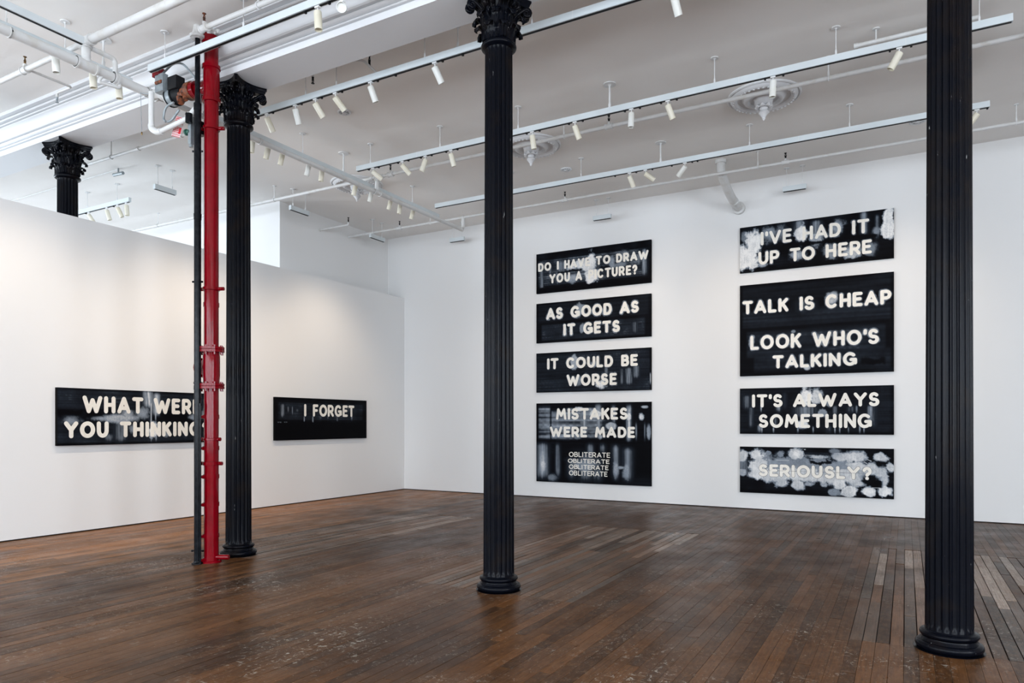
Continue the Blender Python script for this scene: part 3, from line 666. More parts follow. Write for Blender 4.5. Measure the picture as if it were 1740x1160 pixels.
# ------------------------------------------------------------------ spotlight heads
def head_mb(L=.165, r=.034):
    return MB().lathe([(.012, .004), (r*.92, .0), (r, -.008), (r, -L), (r-.004, -L), (r-.004, -L+.02)], seg=20)
def make_head(x, y, aim, label, group, m=HEAD, lit=None, zt=TZ0, L=.165, r=.034):
    t = empty('track_spotlight', (x, y, zt), label, 'spotlight', group)
    st = MB().tube([(0, 0, 0), (0, 0, -.055)], .0055, 8).cbox((0, 0, -.006), (.05, .032, .014)).build('stem', ROD, t)
    a = Vector(aim).normalized(); q = Vector((0, 0, -1)).rotation_difference(a).to_matrix().to_4x4()
    hb = head_mb(L, r).build('housing', m, t)
    hb.matrix_local = Matrix.Translation((0, 0, -.055)) @ q @ Matrix.Translation((0, 0, .012))
    ln = MB().lathe([(.001, -L+.028), (r-.0045, -L+.028), (r-.0045, -L+.024)], seg=16).build('lens', lit or REFL, t)
    ln.matrix_local = Matrix.Translation((0, 0, -.055)) @ q @ Matrix.Translation((0, 0, .012))
    return t, a
def spot(x, y, aim, zt=TZ0, e=SPOTW*.5, ang=62, blend=.9):
    a = Vector(aim).normalized(); Lt = bpy.data.lights.new('spot_lamp', 'SPOT'); Lt.energy = e; Lt.color = (1, .80, .60)
    Lt.spot_size = R(ang); Lt.spot_blend = blend; Lt.shadow_soft_size = .04
    o = bpy.data.objects.new('spot_lamp', Lt); col.objects.link(o)
    o.location = Vector((x, y, zt-.05))+a*.19; o.rotation_euler = a.to_track_quat('-Z', 'Y').to_euler()
BK = (.0, .62, -.80)
def heads(xs, y, aims, where, group, whites=(), lits={}):
    for i, x in enumerate(xs):
        nm = ('white' if i in whites else 'cream')+' cylinder spotlight, '+ORD[i]+' on the '+where
        make_head(x, y, aims[i], nm, group, HEADW if i in whites else HEAD, lits.get(i))
g1 = 'cylinder spotlights on the ceiling tracks'
make_head(T1H[0], T1Y, (.08, -.02, -1), 'cream cylinder spotlight on the nearest track, left of the glaring one', g1, HEAD)
make_head(T1H[1], T1Y, (.50, -.62, -.42), 'glaring lit spotlight on the nearest track facing the viewer', g1, HEADW, LENS, r=.042, L=.12, zt=TZ0-.035)
spot(T1H[1], T1Y, (.50, -.62, -.42), e=60, ang=50)
heads(T2H, T2Y, [(.05, .5, -.8), (-.05, .40, -.9), (.15, .62, -.75), (.25, .70, -.7), (.15, .35, -.9), (.20, .45, -.8), (.12, .5, -.85)], 'track just behind the beam', g1, (1, 4, 5, 6))
heads(T3H, T3Y, [(.5, .6, -.55), (.4, .6, -.7), (-.35, -.05, -.9), (.1, .3, -.9), (.05, .2, -.95), (.2, .35, -.85), (-.05, .0, -1), (.25, .35, -.85), (-.05, .05, -1), (-.45, .0, -.8)], 'middle rear track', g1, (6, 8), {1: LENSW})
heads(T4H, T4Y, [(.2, .45, -.8), (.7, .5, -.55), (-.7, .3, -.6), (-.6, .2, -.75)], 'track nearest the back wall', g1, (2,), {0: LENSW, 1: LENSW})
YH = [3.81, 4.17, 4.44]
for i, y in enumerate(YH): make_head(-7.235, y, (.03, .05, -1), ['cream cylinder spotlight hanging left of the white pipe tee', 'cream cylinder spotlight directly below the large pipe tee', 'cream cylinder spotlight right of the pipe tee near the cornice'][i], g1, [HEADW, HEAD, HEAD][i], L=.15)
YR = [6.15, 6.40, 6.64, 7.11, 7.36, 8.06, 8.42, 8.88, 9.12, 9.47]
for i, y in enumerate(YR): make_head(-7.2, y, (-.32, .0, -.95) if i % 4 != 0 else (-.15, 0, -1), ('white' if i in (3, 6) else 'cream')+' cylinder spotlight, '+ORD[i]+' below the rear sprinkler main', g1, HEADW if i in (3, 6) else HEAD, L=.15)
for i, x in enumerate((-12.20, -11.68, -11.38, -11.14)): make_head(x, 6.97, [(.4, .3, -.8), (.15, .2, -.9), (.25, .3, -.85), (.05, .05, -1)][i], 'cream cylinder spotlight, '+ORD[i]+' on the small far track', g1, HEAD, LENSW if i == 3 else None)
make_head(1.16, 8.45, (-.1, 0, -1), 'cream cylinder spotlight at the extreme right edge of the view', g1, HEAD)
# light thrown by the heads on the paintings
for x in (-6.059, -4.039, -3.462, -1.207, -.054): spot(x, T3Y, (Vector((x*.9-.15, YB, 2.6))-Vector((x, T3Y, 5))))
for x in (-3.477, -3.24, .716): spot(x, T4Y, Vector(({-3.477: -5.0, -3.24: -1.6, .716: -.6}[x], YB, 2.4))-Vector((x, T4Y, 5)), e=SPOTW*.35, ang=80)
for y in (6.15, 6.64, 7.36, 8.88, 9.47): spot(-7.2, y, Vector((XP, y*1.02, 1.7))-Vector((-7.2, y, 5)), e=SPOTW*.75, ang=78)
for y in (3.81, 4.44): spot(-7.235, y, Vector((XP, y+.3, 1.7))-Vector((-7.235, y, 5)), e=SPOTW*.75, ang=78)

# ------------------------------------------------------------------ ceiling medallions, vents
def medallion(x, y, label):
    e = empty('ceiling_medallion', (x, y, H), label, 'ceiling medallion', 'plaster ceiling medallions')
    h = H
    part(MB().lathe([(.425, h), (.425, h-.014), (.412, h-.024), (.400, h-.020), (.395, h-.012), (.385, h-.030), (.362, h-.052), (.335, h-.058), (.318, h-.046), (.308, h-.024), (.262, h-.020), (.240, h-.034), (.228, h-.060), (.205, h-.074), (.182, h-.068), (.168, h-.040), (.125, h-.032), (.11, h-.05), (.10, h-.10), (.07, h-.125), (.04, h-.13)], (x, y, 0), 48), 'plate', TRIMM, e, 50)
    mb = MB()
    for k in range(40):
        a = 2*math.pi*k/40; mb.lathe([(.003, -.012), (.013, -.006), (.013, .006), (.003, .012)], (x+.35*math.cos(a), y+.35*math.sin(a), h-.058), 6)
    tag(part(mb, 'bead_ring', TRIMM, e), kind='stuff')
    part(MB().lathe([(.045, h-.12), (.05, h-.15), (.035, h-.175), (.055, h-.19), (.062, h-.21), (.040, h-.232), (.030, h-.25), (.018, h-.265), (.020, h-.28), (.004, h-.30)], (x, y, 0), 16), 'finial', TRIMM, e)
    lf = MB()
    prof_ = [(.045, -.13, .02), (.075, -.155, .032), (.098, -.150, .026), (.105, -.130, .010)]
    V = []; 
    for r_, z_, w_ in prof_:
        V += [(r_, -w_, z_), (r_, w_, z_)]
    for r_, z_, w_ in prof_:
        V += [(r_-.004, -w_, z_+.012), (r_-.004, w_, z_+.012)]
    F = [(0,1,3,2),(2,3,5,4),(4,5,7,6),(8,10,11,9),(10,12,13,11),(12,14,15,13),(0,2,10,8),(2,4,12,10),(4,6,14,12),(1,9,11,3),(3,11,13,5),(5,13,15,7),(6,7,15,14),(0,8,9,1)]
    lf.add(V, F); o = lf.build('pendant_leaf', TRIMM, e); o.location = (0, 0, 0)
    for k in range(1, 8):
        c = o.copy(); col.objects.link(c); c.parent = e; c.rotation_euler.z = R(45*k)
    return e
medallion(-1.50, 8.92, 'round plaster ceiling medallion between the middle and right columns')
medallion(-4.66, 8.88, 'round plaster ceiling medallion peeping out right of the middle column')
medallion(-7.92, 8.90, 'round plaster ceiling medallion behind the crossing pipes')
def vent(x, y, label, r=.088, spokes=True):
    e = empty('ceiling_vent', (x, y, H), label, 'ceiling vent', 'round ceiling vents')
    part(MB().lathe([(r, H), (r, H-.012), (r-.012, H-.018), (r-.024, H-.012), (r-.026, H-.004)], (x, y, 0), 28), 'ring', TRIMM, e)
    part(MB().lathe([(r-.024, H-.003), (r-.024, H-.006)], (x, y, 0), 24), 'grille', GREY, e)
    mb = MB()
    for k in range(4 if spokes else 3):
        a = R(30+45*k); mb.tube([(x-(r-.02)*math.cos(a), y-(r-.02)*math.sin(a), H-.010), (x+(r-.02)*math.cos(a), y+(r-.02)*math.sin(a), H-.010)], .005, 6)
    part(mb, 'spokes', TRIMM, e)
    part(MB().lathe([(.02, H-.006), (.028, H-.022), (.01, H-.028)], (x, y, 0), 14), 'hub', TRIMM, e)
vent(-6.236, 6.77, 'round ceiling vent near the left column capital', .085)
vent(-4.624, 9.99, 'round ceiling vent right of the middle column, below its medallion', .088)
vent(.135, 10.65, 'round ceiling vent beside the large right column', .10)

# ------------------------------------------------------------------ the red sign hanging on the valve
sg = empty('valve_sign', (-6.5, 4.53, 4.5), 'small red and white instruction sign hanging from the valve', 'sign')
a = Vector((.92, .10, -.33)).normalized(); bdn = Vector((-.30, -.05, -1)).normalized(); bdn = (bdn-a*bdn.dot(a)).normalized(); nn = a.cross(bdn)
def quad(u0, u1, v0, v1, off, th=.003):
    o_ = Vector((-6.555, 4.635, 4.565)); P_ = [o_+a*u+bdn*v-nn*q for q in (off, off+th) for u, v in ((u0, v0), (u1, v0), (u1, v1), (u0, v1))]
    return P_, [(0,1,2,3),(4,7,6,5),(0,4,5,1),(1,5,6,2),(2,6,7,3),(3,7,4,0)]
W_, H_ = .125, .20
part(MB().add(*quad(0, W_, 0, H_, 0)), 'plate', SIGNW, sg)
for sgn in (1, -1):
    off = -.0010 if sgn > 0 else .0030
    m_ = MB()
    m_.add(*quad(.004, W_-.004, .004, .075, off, .001)).add(*quad(.004, W_-.004, .105, .170, off, .001)).add(*quad(.004, W_-.004, .178, .186, off, .001))
    m_.add(*quad(.004, W_-.004, .193, .197, off, .001)).add(*quad(.004, W_-.004, .202, .206, off, .001))
    part(m_, 'red_panel', SIGNR, sg)
    m_ = MB(); o2 = off-.0008 if sgn > 0 else off+.0008
    for v_ in (.012, .028, .044, .060, .112, .128, .144, .158): 
        u_ = .010
        while u_ < .084:
            ww = random.uniform(.006, .013); m_.add(*quad(u_, min(u_+ww, .09), v_, v_+.0075, o2, .0008)); u_ += ww+.004
    part(m_, 'lettering', SIGNW, sg)

# ------------------------------------------------------------------ paintings
def arc(cx, cy, rx, ry, a0, a1, n=14): return [(cx+rx*math.cos(R(a0+(a1-a0)*i/n)), cy+ry*math.sin(R(a0+(a1-a0)*i/n))) for i in range(n+1)]
G = {  # centre lines in a unit box, width relative to cap height
 'A': (.98, [[(0,0),(.5,1),(1,0)], [(.2,.27),(.8,.27)]]), 'B': (.78, [[(.62,1),(0,1),(0,0),(.68,0)], [(0,.53),(.62,.53)], arc(.6,.765,.32,.235,-90,90), arc(.66,.265,.34,.265,-90,90)]),
 'C': (.92, [arc(.52,.5,.52,.5,48,312,22)]), 'D': (.86, [[(.45,0),(0,0),(0,1),(.45,1)], arc(.45,.5,.55,.5,-90,90,18)]),
 'E': (.72, [[(1,0),(0,0),(0,1),(1,1)], [(0,.52),(.85,.52)]]), 'F': (.70, [[(0,0),(0,1),(1,1)], [(0,.5),(.85,.5)]]),
 'G': (1.0, [arc(.5,.5,.5,.5,48,330,24), [(.62,.44),(1,.44),(1,.12)]]), 'H': (.82, [[(0,0),(0,1)], [(1,0),(1,1)], [(0,.5),(1,.5)]]),
 'I': (.27, [[(.5,0),(.5,1)]]), 'K': (.80, [[(0,0),(0,1)], [(.95,1),(0,.38)], [(.38,.62),(1,0)]]), 'L': (.68, [[(0,1),(0,0),(1,0)]]),
 'M': (1.08, [[(0,0),(.14,1),(.5,.32),(.86,1),(1,0)]]), 'N': (.86, [[(0,0),(0,1),(1,0),(1,1)]]), 'O': (1.04, [arc(.5,.5,.5,.5,0,360,30)]),
 'P': (.78, [[(0,0),(0,1),(.55,1)], [(0,.42),(.55,.42)], arc(.55,.71,.45,.29,-90,90)]), 'R': (.82, [[(0,0),(0,1),(.55,1)], [(0,.42),(.55,.42)], arc(.55,.71,.42,.29,-90,90), [(.5,.42),(1,0)]]),
 'S': (.76, [arc(.5,.74,.44,.26,35,270,14)+arc(.5,.25,.5,.25,90,-150,14)[0:]]), 'T': (.86, [[(0,1),(1,1)], [(.5,1),(.5,0)]]),
 'U': (.84, [[(0,1),(0,.42)]+arc(.5,.42,.5,.42,180,360,18)+[(1,1)]]), 'V': (.95, [[(0,1),(.5,0),(1,1)]]), 'W': (1.36, [[(0,1),(.26,0),(.5,.82),(.74,0),(1,1)]]),
 'Y': (.94, [[(0,1),(.5,.48),(1,1)], [(.5,.48),(.5,0)]]), '?': (.72, [arc(.5,.72,.45,.28,165,-70,16)+[(.5,.34)], [(.5,0),(.5,.01)]]), "'": (.20, [[(.6,1),(.3,.8)]]), ' ': (.58, [])}
def layout(text, u0, u1, vt, vb, sw):
    """strokes of one line of capitals: per letter a list of polylines in metres; u0..u1 horizontal extent, vb..vt heights, sw stroke"""
    cap = vt-vb; gap = .13*cap; tot = 0
    for i, c in enumerate(text): tot += G[c][0]*cap + (gap if i < len(text)-1 else 0)
    k = (u1-u0)/tot; x = u0; out = []
    for c in text:
        wd = G[c][0]*cap*k; iw = max(wd-sw, .0001)
        dx = random.uniform(-.004, .004)
        if G[c][1]: out.append([[(x+sw/2+p[0]*iw+dx, vb+sw/2+p[1]*(cap-sw)) for p in pl] for pl in G[c][1]])
        x += wd+gap*k
    return out
def strokes_mb(lines, sw, y, base=0, jit=0):
    """flat ribbons with round ends in the xz plane (facing -y), a little proud of the canvas"""
    mb = MB(); q = 0; th = .003
    for pl in lines:
        pts = [Vector((p[0], p[1])) for p in pl]; h = sw/2
        for p in pts:      # joints and ends
            n = 12; o = y-th-q*.00004; q = q+1
            ring = [(p.x+h*math.cos(2*math.pi*k/n), o, p.y+h*math.sin(2*math.pi*k/n)) for k in range(n)]
            mb.add(ring+[(r[0], y, r[2]) for r in ring], [tuple(range(n))]+[(k, k+n, (k+1) % n+n, (k+1) % n) for k in range(n)])
        for a_, b_ in zip(pts, pts[1:]):
            d = (b_-a_); 
            if d.length < 1e-5: continue
            d.normalize(); nrm = Vector((-d.y, d.x))*h; o = y-th-q*.00004; q = q+1
            c4 = [a_+nrm, a_-nrm, b_-nrm, b_+nrm]
            mb.add([(c.x, o, c.y) for c in c4]+[(c.x, y, c.y) for c in c4], [(0,1,2,3),(0,4,5,1),(1,5,6,2),(2,6,7,3),(3,7,4,0)])
    return mb
def vnoise(U, V, fu, fv, seed):
    r = np.random.default_rng(seed); g = r.random((int(fv)+3, int(fu)+3)); x = U*fu; y = V*fv
    xi = x.astype(int); yi = y.astype(int); xf = x-xi; yf = y-yi; xf = xf*xf*(3-2*xf); yf = yf*yf*(3-2*yf)
    return (g[yi, xi]*(1-xf)*(1-yf)+g[yi, xi+1]*xf*(1-yf)+g[yi+1, xi]*(1-xf)*yf+g[yi+1, xi+1]*xf*yf)
def ss(x, a, b): t = np.clip((x-a)/(b-a), 0, 1); return t*t*(3-2*t)
def field(Wd, Ht, ops, lines, sw, halo, seed, step):
    nu = int(Wd/step); nv = int(Ht/step); u = np.linspace(0, 1, nu); v = np.linspace(0, 1, nv); U, V = np.meshgrid(u, v)
    ar = Wd/Ht; N1 = sum(w_*vnoise(U, V, f_*ar, f_, seed+40+f_) for f_, w_ in ((7, .42), (16, .28), (38, .18), (80, .12)))*1.25-.12; N2 = vnoise(U, V, 40*ar, 40, seed+1); NV = vnoise(U, V, 60*ar, 4, seed+2); NH = vnoise(U, V, 3, 55, seed+3); N3 = vnoise(U, V, 5*ar, 5, seed+4)
    fine = rng.random(U.shape)
    I = .05*NH*N3+.03*ss(N3, .5, .9)*NH
    for op in ops:
        k = op[0]
        if k == 'b':      # blob u v ru rv level softness
            _, cu, cv, ru, rv, lv, so = op
            d = np.sqrt(((U-cu)/ru)**2+((V-cv)/rv)**2) + (N1-.5)*.95
            m = 1-ss(d, 1-so*1.5, 1+so*.4); tex = .95+.35*(N1-.5)+.10*(NV-.5)+.16*(fine-.5)
            I = np.maximum(I, m*lv*tex)
        elif k == 'v':    # vertical wiped streak u halfwidth v0 v1 level
            _, cu, wu, v0, v1, lv = op
            m = np.exp(-((U-cu)/wu)**2)*ss(V, v0-.04, v0+.05)*(1-ss(V, v1-.12, v1+.03))
            I = np.maximum(I, m*lv*(.55+.6*NV+.1*(N2-.5)))
        elif k == 'r':    # squeegeed rectangle u0 u1 v0 v1 level
            _, a0, a1, b0, b1, lv = op
            m = ss(U, a0-.01, a0+.01)*(1-ss(U, a1-.01, a1+.01))*ss(V, b0-.02, b0+.02)*(1-ss(V, b1-.02, b1+.02))
            I = np.maximum(I, m*lv*(.3+.8*NH)*(.5+.8*N3)*(.8+.4*N2))
        elif k == 'k':    # black band wiped over u0 u1 v0 v1
            _, a0, a1, b0, b1 = op
            e = (N1-.5)*.08
            m = ss(U, a0-.01, a0+.01)*(1-ss(U, a1-.01, a1+.01))*ss(V+e, b0-.01, b0+.015)*(1-ss(V+e, b1-.015, b1+.01))
            I = I*(1-m*.95)
        elif k == 's':    # hard scratched line u0 v0 u1 v1
            _, a0, b0, a1, b1 = op
            P0 = np.array((a0*Wd, b0*Ht)); P1 = np.array((a1*Wd, b1*Ht)); D = P1-P0; L2 = (D**2).sum()
            t = np.clip(((U*Wd-P0[0])*D[0]+(V*Ht-P0[1])*D[1])/L2, 0, 1)
            d = np.hypot(U*Wd-P0[0]-t*D[0], V*Ht-P0[1]-t*D[1]); I = np.maximum(I, .7*(d < step*.8)*(vnoise(U, V, 26, 9, seed+9) > .45))
    if halo:
        d = np.full(U.shape, 9.)
        for pl in lines:
            for p, q in zip(pl, pl[1:]) if len(pl) > 1 else []:
                P0 = np.array(p); D = np.array(q)-P0; L2 = max((D**2).sum(), 1e-9)
                X = U*Wd; Z = (1-V)*Ht; t = np.clip(((X-P0[0])*D[0]+(Z-P0[1])*D[1])/L2, 0, 1)
                d = np.minimum(d, np.hypot(X-P0[0]-t*D[0], Z-P0[1]-t*D[1]))
        e = (d-sw/2)/.02; I = np.maximum(I, halo*(1-ss(e+(N1-.5)*1.6, .1, 1.1))*(.6+.6*N2))
    I = np.clip(I, 0, 1)
    k0 = np.array((.002, .002, .003)); k1 = np.array((.016, .021, .030)); k2 = np.array((.24, .28, .33)); k3 = np.array((.82, .82, .81))
    t = I[..., None]
    C = np.where(t < .2, k0+(k1-k0)*(t/.2), np.where(t < .6, k1+(k2-k1)*((t-.2)/.4), k2+(k3-k2)*((t-.6)/.4)))
    return nu, nv, C
def painting(name_label, Wd, Ht, rows, ops, sw, halo=0, step=.0085, seed=1, extra=None, outline=False):
    """rows: (text, u0, u1, vtop, vbottom) as fractions, v measured down from the top"""
    e = empty('text_painting', (0, 0, 0), name_label, 'painting')
    lines = []; T = .045; sw *= .91
    for tx, u0, u1, va_, vb_ in rows: lines += layout(tx, u0*Wd, u1*Wd, Ht*(1-va_), Ht*(1-vb_), sw)
    nu, nv, C = field(Wd, Ht, ops, [pl for lt in lines for pl in lt], sw, halo, seed, step)
    V = []; F = []; xs = np.linspace(0, Wd, nu); zs = np.linspace(Ht, 0, nv)
    XX, ZZ = np.meshgrid(xs, zs); V = np.c_[XX.ravel(), np.zeros(XX.size), ZZ.ravel()]
    ii, jj = np.meshgrid(np.arange(nv-1), np.arange(nu-1), indexing='ij'); a0 = (ii*nu+jj).ravel()
    F = np.c_[a0, a0+nu, a0+nu+1, a0+1]
    k = len(V); bx = [(0,0,Ht),(Wd,0,Ht),(Wd,0,0),(0,0,0),(0,T,Ht),(Wd,T,Ht),(Wd,T,0),(0,T,0)]
    V = np.vstack([V, np.array(bx)]); F = F.tolist()+[[k,k+1,k+5,k+4],[k+1,k+2,k+6,k+5],[k+2,k+3,k+7,k+6],[k+3,k,k+4,k+7],[k+4,k+5,k+6,k+7]]
    me = bpy.data.meshes.new('canvas'); me.from_pydata(V.tolist(), [], F); me.materials.append(CANVAS)
    col_ = np.ones((len(V), 4), 'f'); col_[:, :3] = .003; col_[:nu*nv, :3] = C.reshape(-1, 3)
    ca = me.color_attributes.new('paint', 'FLOAT_COLOR', 'POINT'); ca.data.foreach_set('color', col_.ravel())
    me.update(); o = bpy.data.objects.new('canvas', me); col.objects.link(o); o.parent = e
    if outline:
        for lt in lines:
            strokes_mb(lt, sw, -.0022).build('letter', LETTER, e); strokes_mb(lt, sw+.010, 0).build('letter_outline', LINEB, e)
        mb = MB()
        for vv, a_, b_ in ((.505, .17, .86),): mb.box(a_*Wd, b_*Wd, -.0055, -.001, Ht*(1-vv)-.002, Ht*(1-vv)+.002)
        mb.build('scored_line', LINEB, e)
    else:
        for lt in lines: strokes_mb(lt, sw, 0).build('letter', LETTER, e)
    if extra: extra(e, Wd, Ht)
    return e
YC = YB-.05
A0, AW = -6.115, 2.245; B0, BW_ = -2.369, 2.217
def fr(px, pl, pr_):     # horizontal fraction on the wall of a measured width (perspective of the row of letters undone)
    s = lambda x: (x-870)/1195
    X = lambda x: (-.4885+s(x)*.8726)/(.8726+s(x)*.4885)
    return (X(px)-X(pl))/(X(pr_)-X(pl))
fa = lambda p: fr(p, 911, 1106)
fb = lambda p: fr(p, 1257, 1519)
def place(e, x, z): e.location = (x, YC, z)
place(painting('painting reading DO I HAVE TO DRAW YOU A PICTURE', AW, .747,
    [('DO I HAVE TO DRAW', fa(914.2), fa(1101.8), .235, .45), ('YOU A PICTURE?', fa(933), fa(1082.8), .545, .775)],
    [('r', .02, .95, .18, .82, .35), ('v', .05, .018, .2, .95, .5), ('v', .13, .02, .3, .6, .4), ('v', .23, .05, .25, .55, .55), ('v', .20, .03, .5, .85, .45), ('b', .10, .42, .04, .12, .25, .4), ('b', .41, .38, .10, .15, .9, .3), ('b', .33, .44, .06, .10, .8, .35),
     ('b', .50, .30, .05, .24, .98, .25), ('b', .50, .72, .075, .20, 1, .25), ('b', .46, .45, .09, .14, .95, .3), ('b', .33, .7, .09, .14, .65, .4), ('b', .68, .42, .035, .25, .62, .5), ('b', .79, .34, .05, .20, .55, .5), ('b', .75, .5, .10, .10, .5, .5),
     ('v', .945, .022, .2, .85, .65), ('v', .90, .02, .3, .6, .45), ('k', .2, .42, .50, .545), ('k', .58, .66, .50, .56), ('k', .0, 1, .87, 1.0)], .043, .25, seed=11), A0, 3.855)
place(painting('painting reading AS GOOD AS IT GETS', AW, .745,
    [('AS GOOD AS', fa(927.6), fa(1085.3), .134, .422), ('IT GETS', fa(956.9), fa(1053.1), .56, .85)],
    [('r', .02, .98, .04, .48, .10), ('r', .05, .95, .55, .95, .22), ('b', .40, .26, .05, .19, .62, .3), ('b', .42, .70, .03, .14, .6, .3), ('v', .87, .03, .62, .95, .32), ('v', .93, .02, .65, .9, .2), ('b', .12, .42, .015, .04, .5, .3)], .057, .55, seed=12), A0, 2.917)
place(painting('painting reading IT COULD BE WORSE', AW, .74,
    [('IT COULD BE', fa(929.1), fa(1083.7), .14, .42), ('WORSE', fa(962.7), fa(1047.8), .57, .86)],
    [('r', .0, .99, .04, .98, .20), ('b', .35, .27, .035, .22, .75, .3), ('b', .52, .35, .04, .12, .6, .4), ('b', .58, .84, .06, .13, .9, .3), ('b', .38, .72, .05, .18, .5, .4), ('v', .82, .03, .45, .9, .55), ('v', .88, .03, .4, .75, .50), ('v', .76, .015, .45, .9, .4), ('v', .63, .02, .4, .7, .4), ('v', .995, .004, .6, .9, .9)], .055, .35, seed=13), A0, 1.983)
def obliterate(e, Wd, Ht):
    L = []
    for i, (u0, u1, a_, b_) in enumerate(((966.7, 1036.5, .613, .675), (964.5, 1035, .697, .75), (966.5, 1033.5, .77, .826), (966.7, 1032, .845, .906))):
        L += layout('OBLITERATE', fa(u0)*Wd, fa(u1)*Wd, Ht*(1-a_), Ht*(1-b_), .014)
    for lt in L: strokes_mb(lt, .0145, 0).build('small_letter', LETTER, e)
place(painting('tall painting reading MISTAKES WERE MADE above a repeated smaller word', AW, 1.475,
    [('MISTAKES', fa(944.2), fa(1066), .066, .21), ('WERE MADE', fa(934.4), fa(1078.4), .297, .43)],
    [('r', .02, .13, .04, .46, .6), ('r', .14, .36, .10, .46, .55), ('r', .28, .60, .06, .30, .55), ('r', .34, .66, .2, .44, .4), ('v', .44, .04, .08, .45, .6), ('v', .56, .03, .02, .45, .6), ('v', .69, .02, .04, .30, .6), ('v', .82, .022, .04, .5, .85), ('b', .82, .17, .03, .07, .9, .3), ('b', .92, .18, .03, .05, .85, .3), ('b', .945, .06, .035, .02, .7, .3), ('b', .67, .29, .05, .05, .8, .3),
     ('b', .39, .08, .06, .035, .95, .3), ('b', .98, .36, .02, .10, .7, .5), ('b', .54, .14, .06, .06, .95, .3), ('b', .58, .42, .03, .05, .7, .4), ('b', .38, .41, .06, .05, .55, .5), ('v', .88, .008, .25, .48, .6), ('v', .95, .006, .25, .48, .6),
     ('k', 0, 1, .475, .505), ('v', .06, .05, .51, .99, .75), ('b', .06, .78, .05, .17, .85, .5), ('v', .20, .022, .51, .96, .5), ('v', .49, .03, .51, .72, .5), ('v', .60, .025, .51, .66, .5), ('v', .71, .030, .52, .96, .6), ('v', .81, .040, .55, .98, .55), ('b', .71, .80, .03, .14, .7, .5), ('b', .80, .82, .04, .16, .65, .5), ('b', .75, .79, .06, .025, .65, .5),
     ('b', .45, .80, .17, .20, .42, .6), ('b', .44, .79, .14, .10, .62, .5), ('v', .33, .04, .68, .98, .4), ('v', .45, .06, .82, 1, .45), ('v', .55, .05, .80, 1, .4), ('b', .14, .94, .06, .06, .5, .6)], .053, .25, seed=14, extra=obliterate), A0, .302)
place(painting("painting reading I'VE HAD IT UP TO HERE, one end smeared white", BW_, .74,
    [("I'VE HAD IT", fb(1292.1), fb(1477.2), .148, .44), ('UP TO HERE', fb(1288), fb(1481.8), .577, .863)],
    [('b', .05, .68, .10, .33, 1, .2), ('b', .10, .38, .07, .34, 1, .25), ('b', .20, .22, .07, .22, .6, .5), ('b', .29, .20, .06, .22, .5, .6), ('b', .42, .30, .045, .26, .98, .25), ('v', .41, .035, .0, .35, .6), ('b', .52, .42, .05, .22, .75, .4), ('v', .52, .03, .05, .5, .6), ('b', .66, .24, .05, .18, .65, .4), ('v', .82, .02, .0, .5, .7), ('v', .90, .012, .1, .6, .5), ('b', .895, .42, .03, .12, .55, .5),
     ('b', .965, .16, .04, .24, 1, .2), ('b', .965, .40, .045, .22, 1, .2), ('b', .40, .74, .06, .16, .65, .4), ('b', .62, .78, .06, .22, .6, .4), ('b', .75, .80, .09, .20, .75, .35), ('b', .86, .76, .05, .2, .5, .5), ('b', .03, .22, .025, .16, .5, .5), ('k', .3, .9, .47, .55), ('k', .2, 1, .92, 1), ('b', .16, .85, .04, .08, .7, .4)], .050, .40, seed=15), B0, 3.855)
place(painting("largest painting reading TALK IS CHEAP LOOK WHO'S TALKING", BW_, 1.48,
    [('TALK IS CHEAP', fb(1261.4), fb(1515.2), .175, .322), ("LOOK WHO'S", fb(1274.7), fb(1493.8), .56, .716), ('TALKING', fb(1312.7), fb(1455.9), .787, .928)],
    [('r', .02, .98, .03, .20, .10), ('r', .02, .98, .30, .47, .20), ('r', .05, .95, .52, .80, .20), ('r', .1, .98, .76, .96, .18), ('b', .62, .22, .05, .08, .75, .3), ('b', .55, .63, .05, .07, .6, .4), ('b', .46, .93, .03, .035, .8, .3), ('b', .08, .64, .02, .07, .65, .3), ('b', .37, .54, .02, .02, .5, .3), ('v', .43, .05, .2, .4, .28), ('v', .5, .03, .22, .42, .2), ('k', .8, .95, .86, .93)], .054, .45, seed=16), B0, 2.17)
place(painting("painting reading IT'S ALWAYS SOMETHING with white drips", BW_, .738,
    [("IT'S ALWAYS", fb(1277), fb(1494.5), .136, .423), ('SOMETHING', fb(1288.9), fb(1481.8), .57, .867)],
    [('r', .0, .98, .02, .95, .10), ('b', .46, .22, .05, .20, 1, .2), ('b', .52, .20, .045, .22, .85, .3), ('b', .56, .55, .04, .12, .6, .3), ('b', .42, .80, .045, .10, 1, .25), ('b', .60, .36, .03, .1, .5, .4)] +
    [('v', u_, w_, a_, b_, l_) for u_, w_, a_, b_, l_ in ((.155, .004, .85, 1, .95), (.235, .005, .85, 1, .9), (.50, .004, .84, 1, .95), (.64, .004, .84, 1, .95), (.67, .004, .84, 1, .9), (.725, .004, .84, 1, .85), (.795, .006, .8, 1, .7), (.82, .004, .84, 1, .95), (.40, .006, .86, 1, .85), (.14, .02, .8, 1, .5), (.08, .02, .4, .9, .35), (.05, .03, .15, .5, .35), (.27, .02, .38, .55, .55), (.15, .006, .38, .55, .7), (.31, .02, .1, .5, .2), (.45, .07, .4, .7, .5), (.64, .015, .4, .65, .5), (.74, .03, .4, .6, .3), (.86, .02, .4, .8, .6), (.25, .015, .6, .9, .3), (.60, .02, .8, 1, .3), (.88, .03, .2, .9, .22), (.775, .008, .4, .6, .5))], .053, .12, seed=17), B0, 1.23)
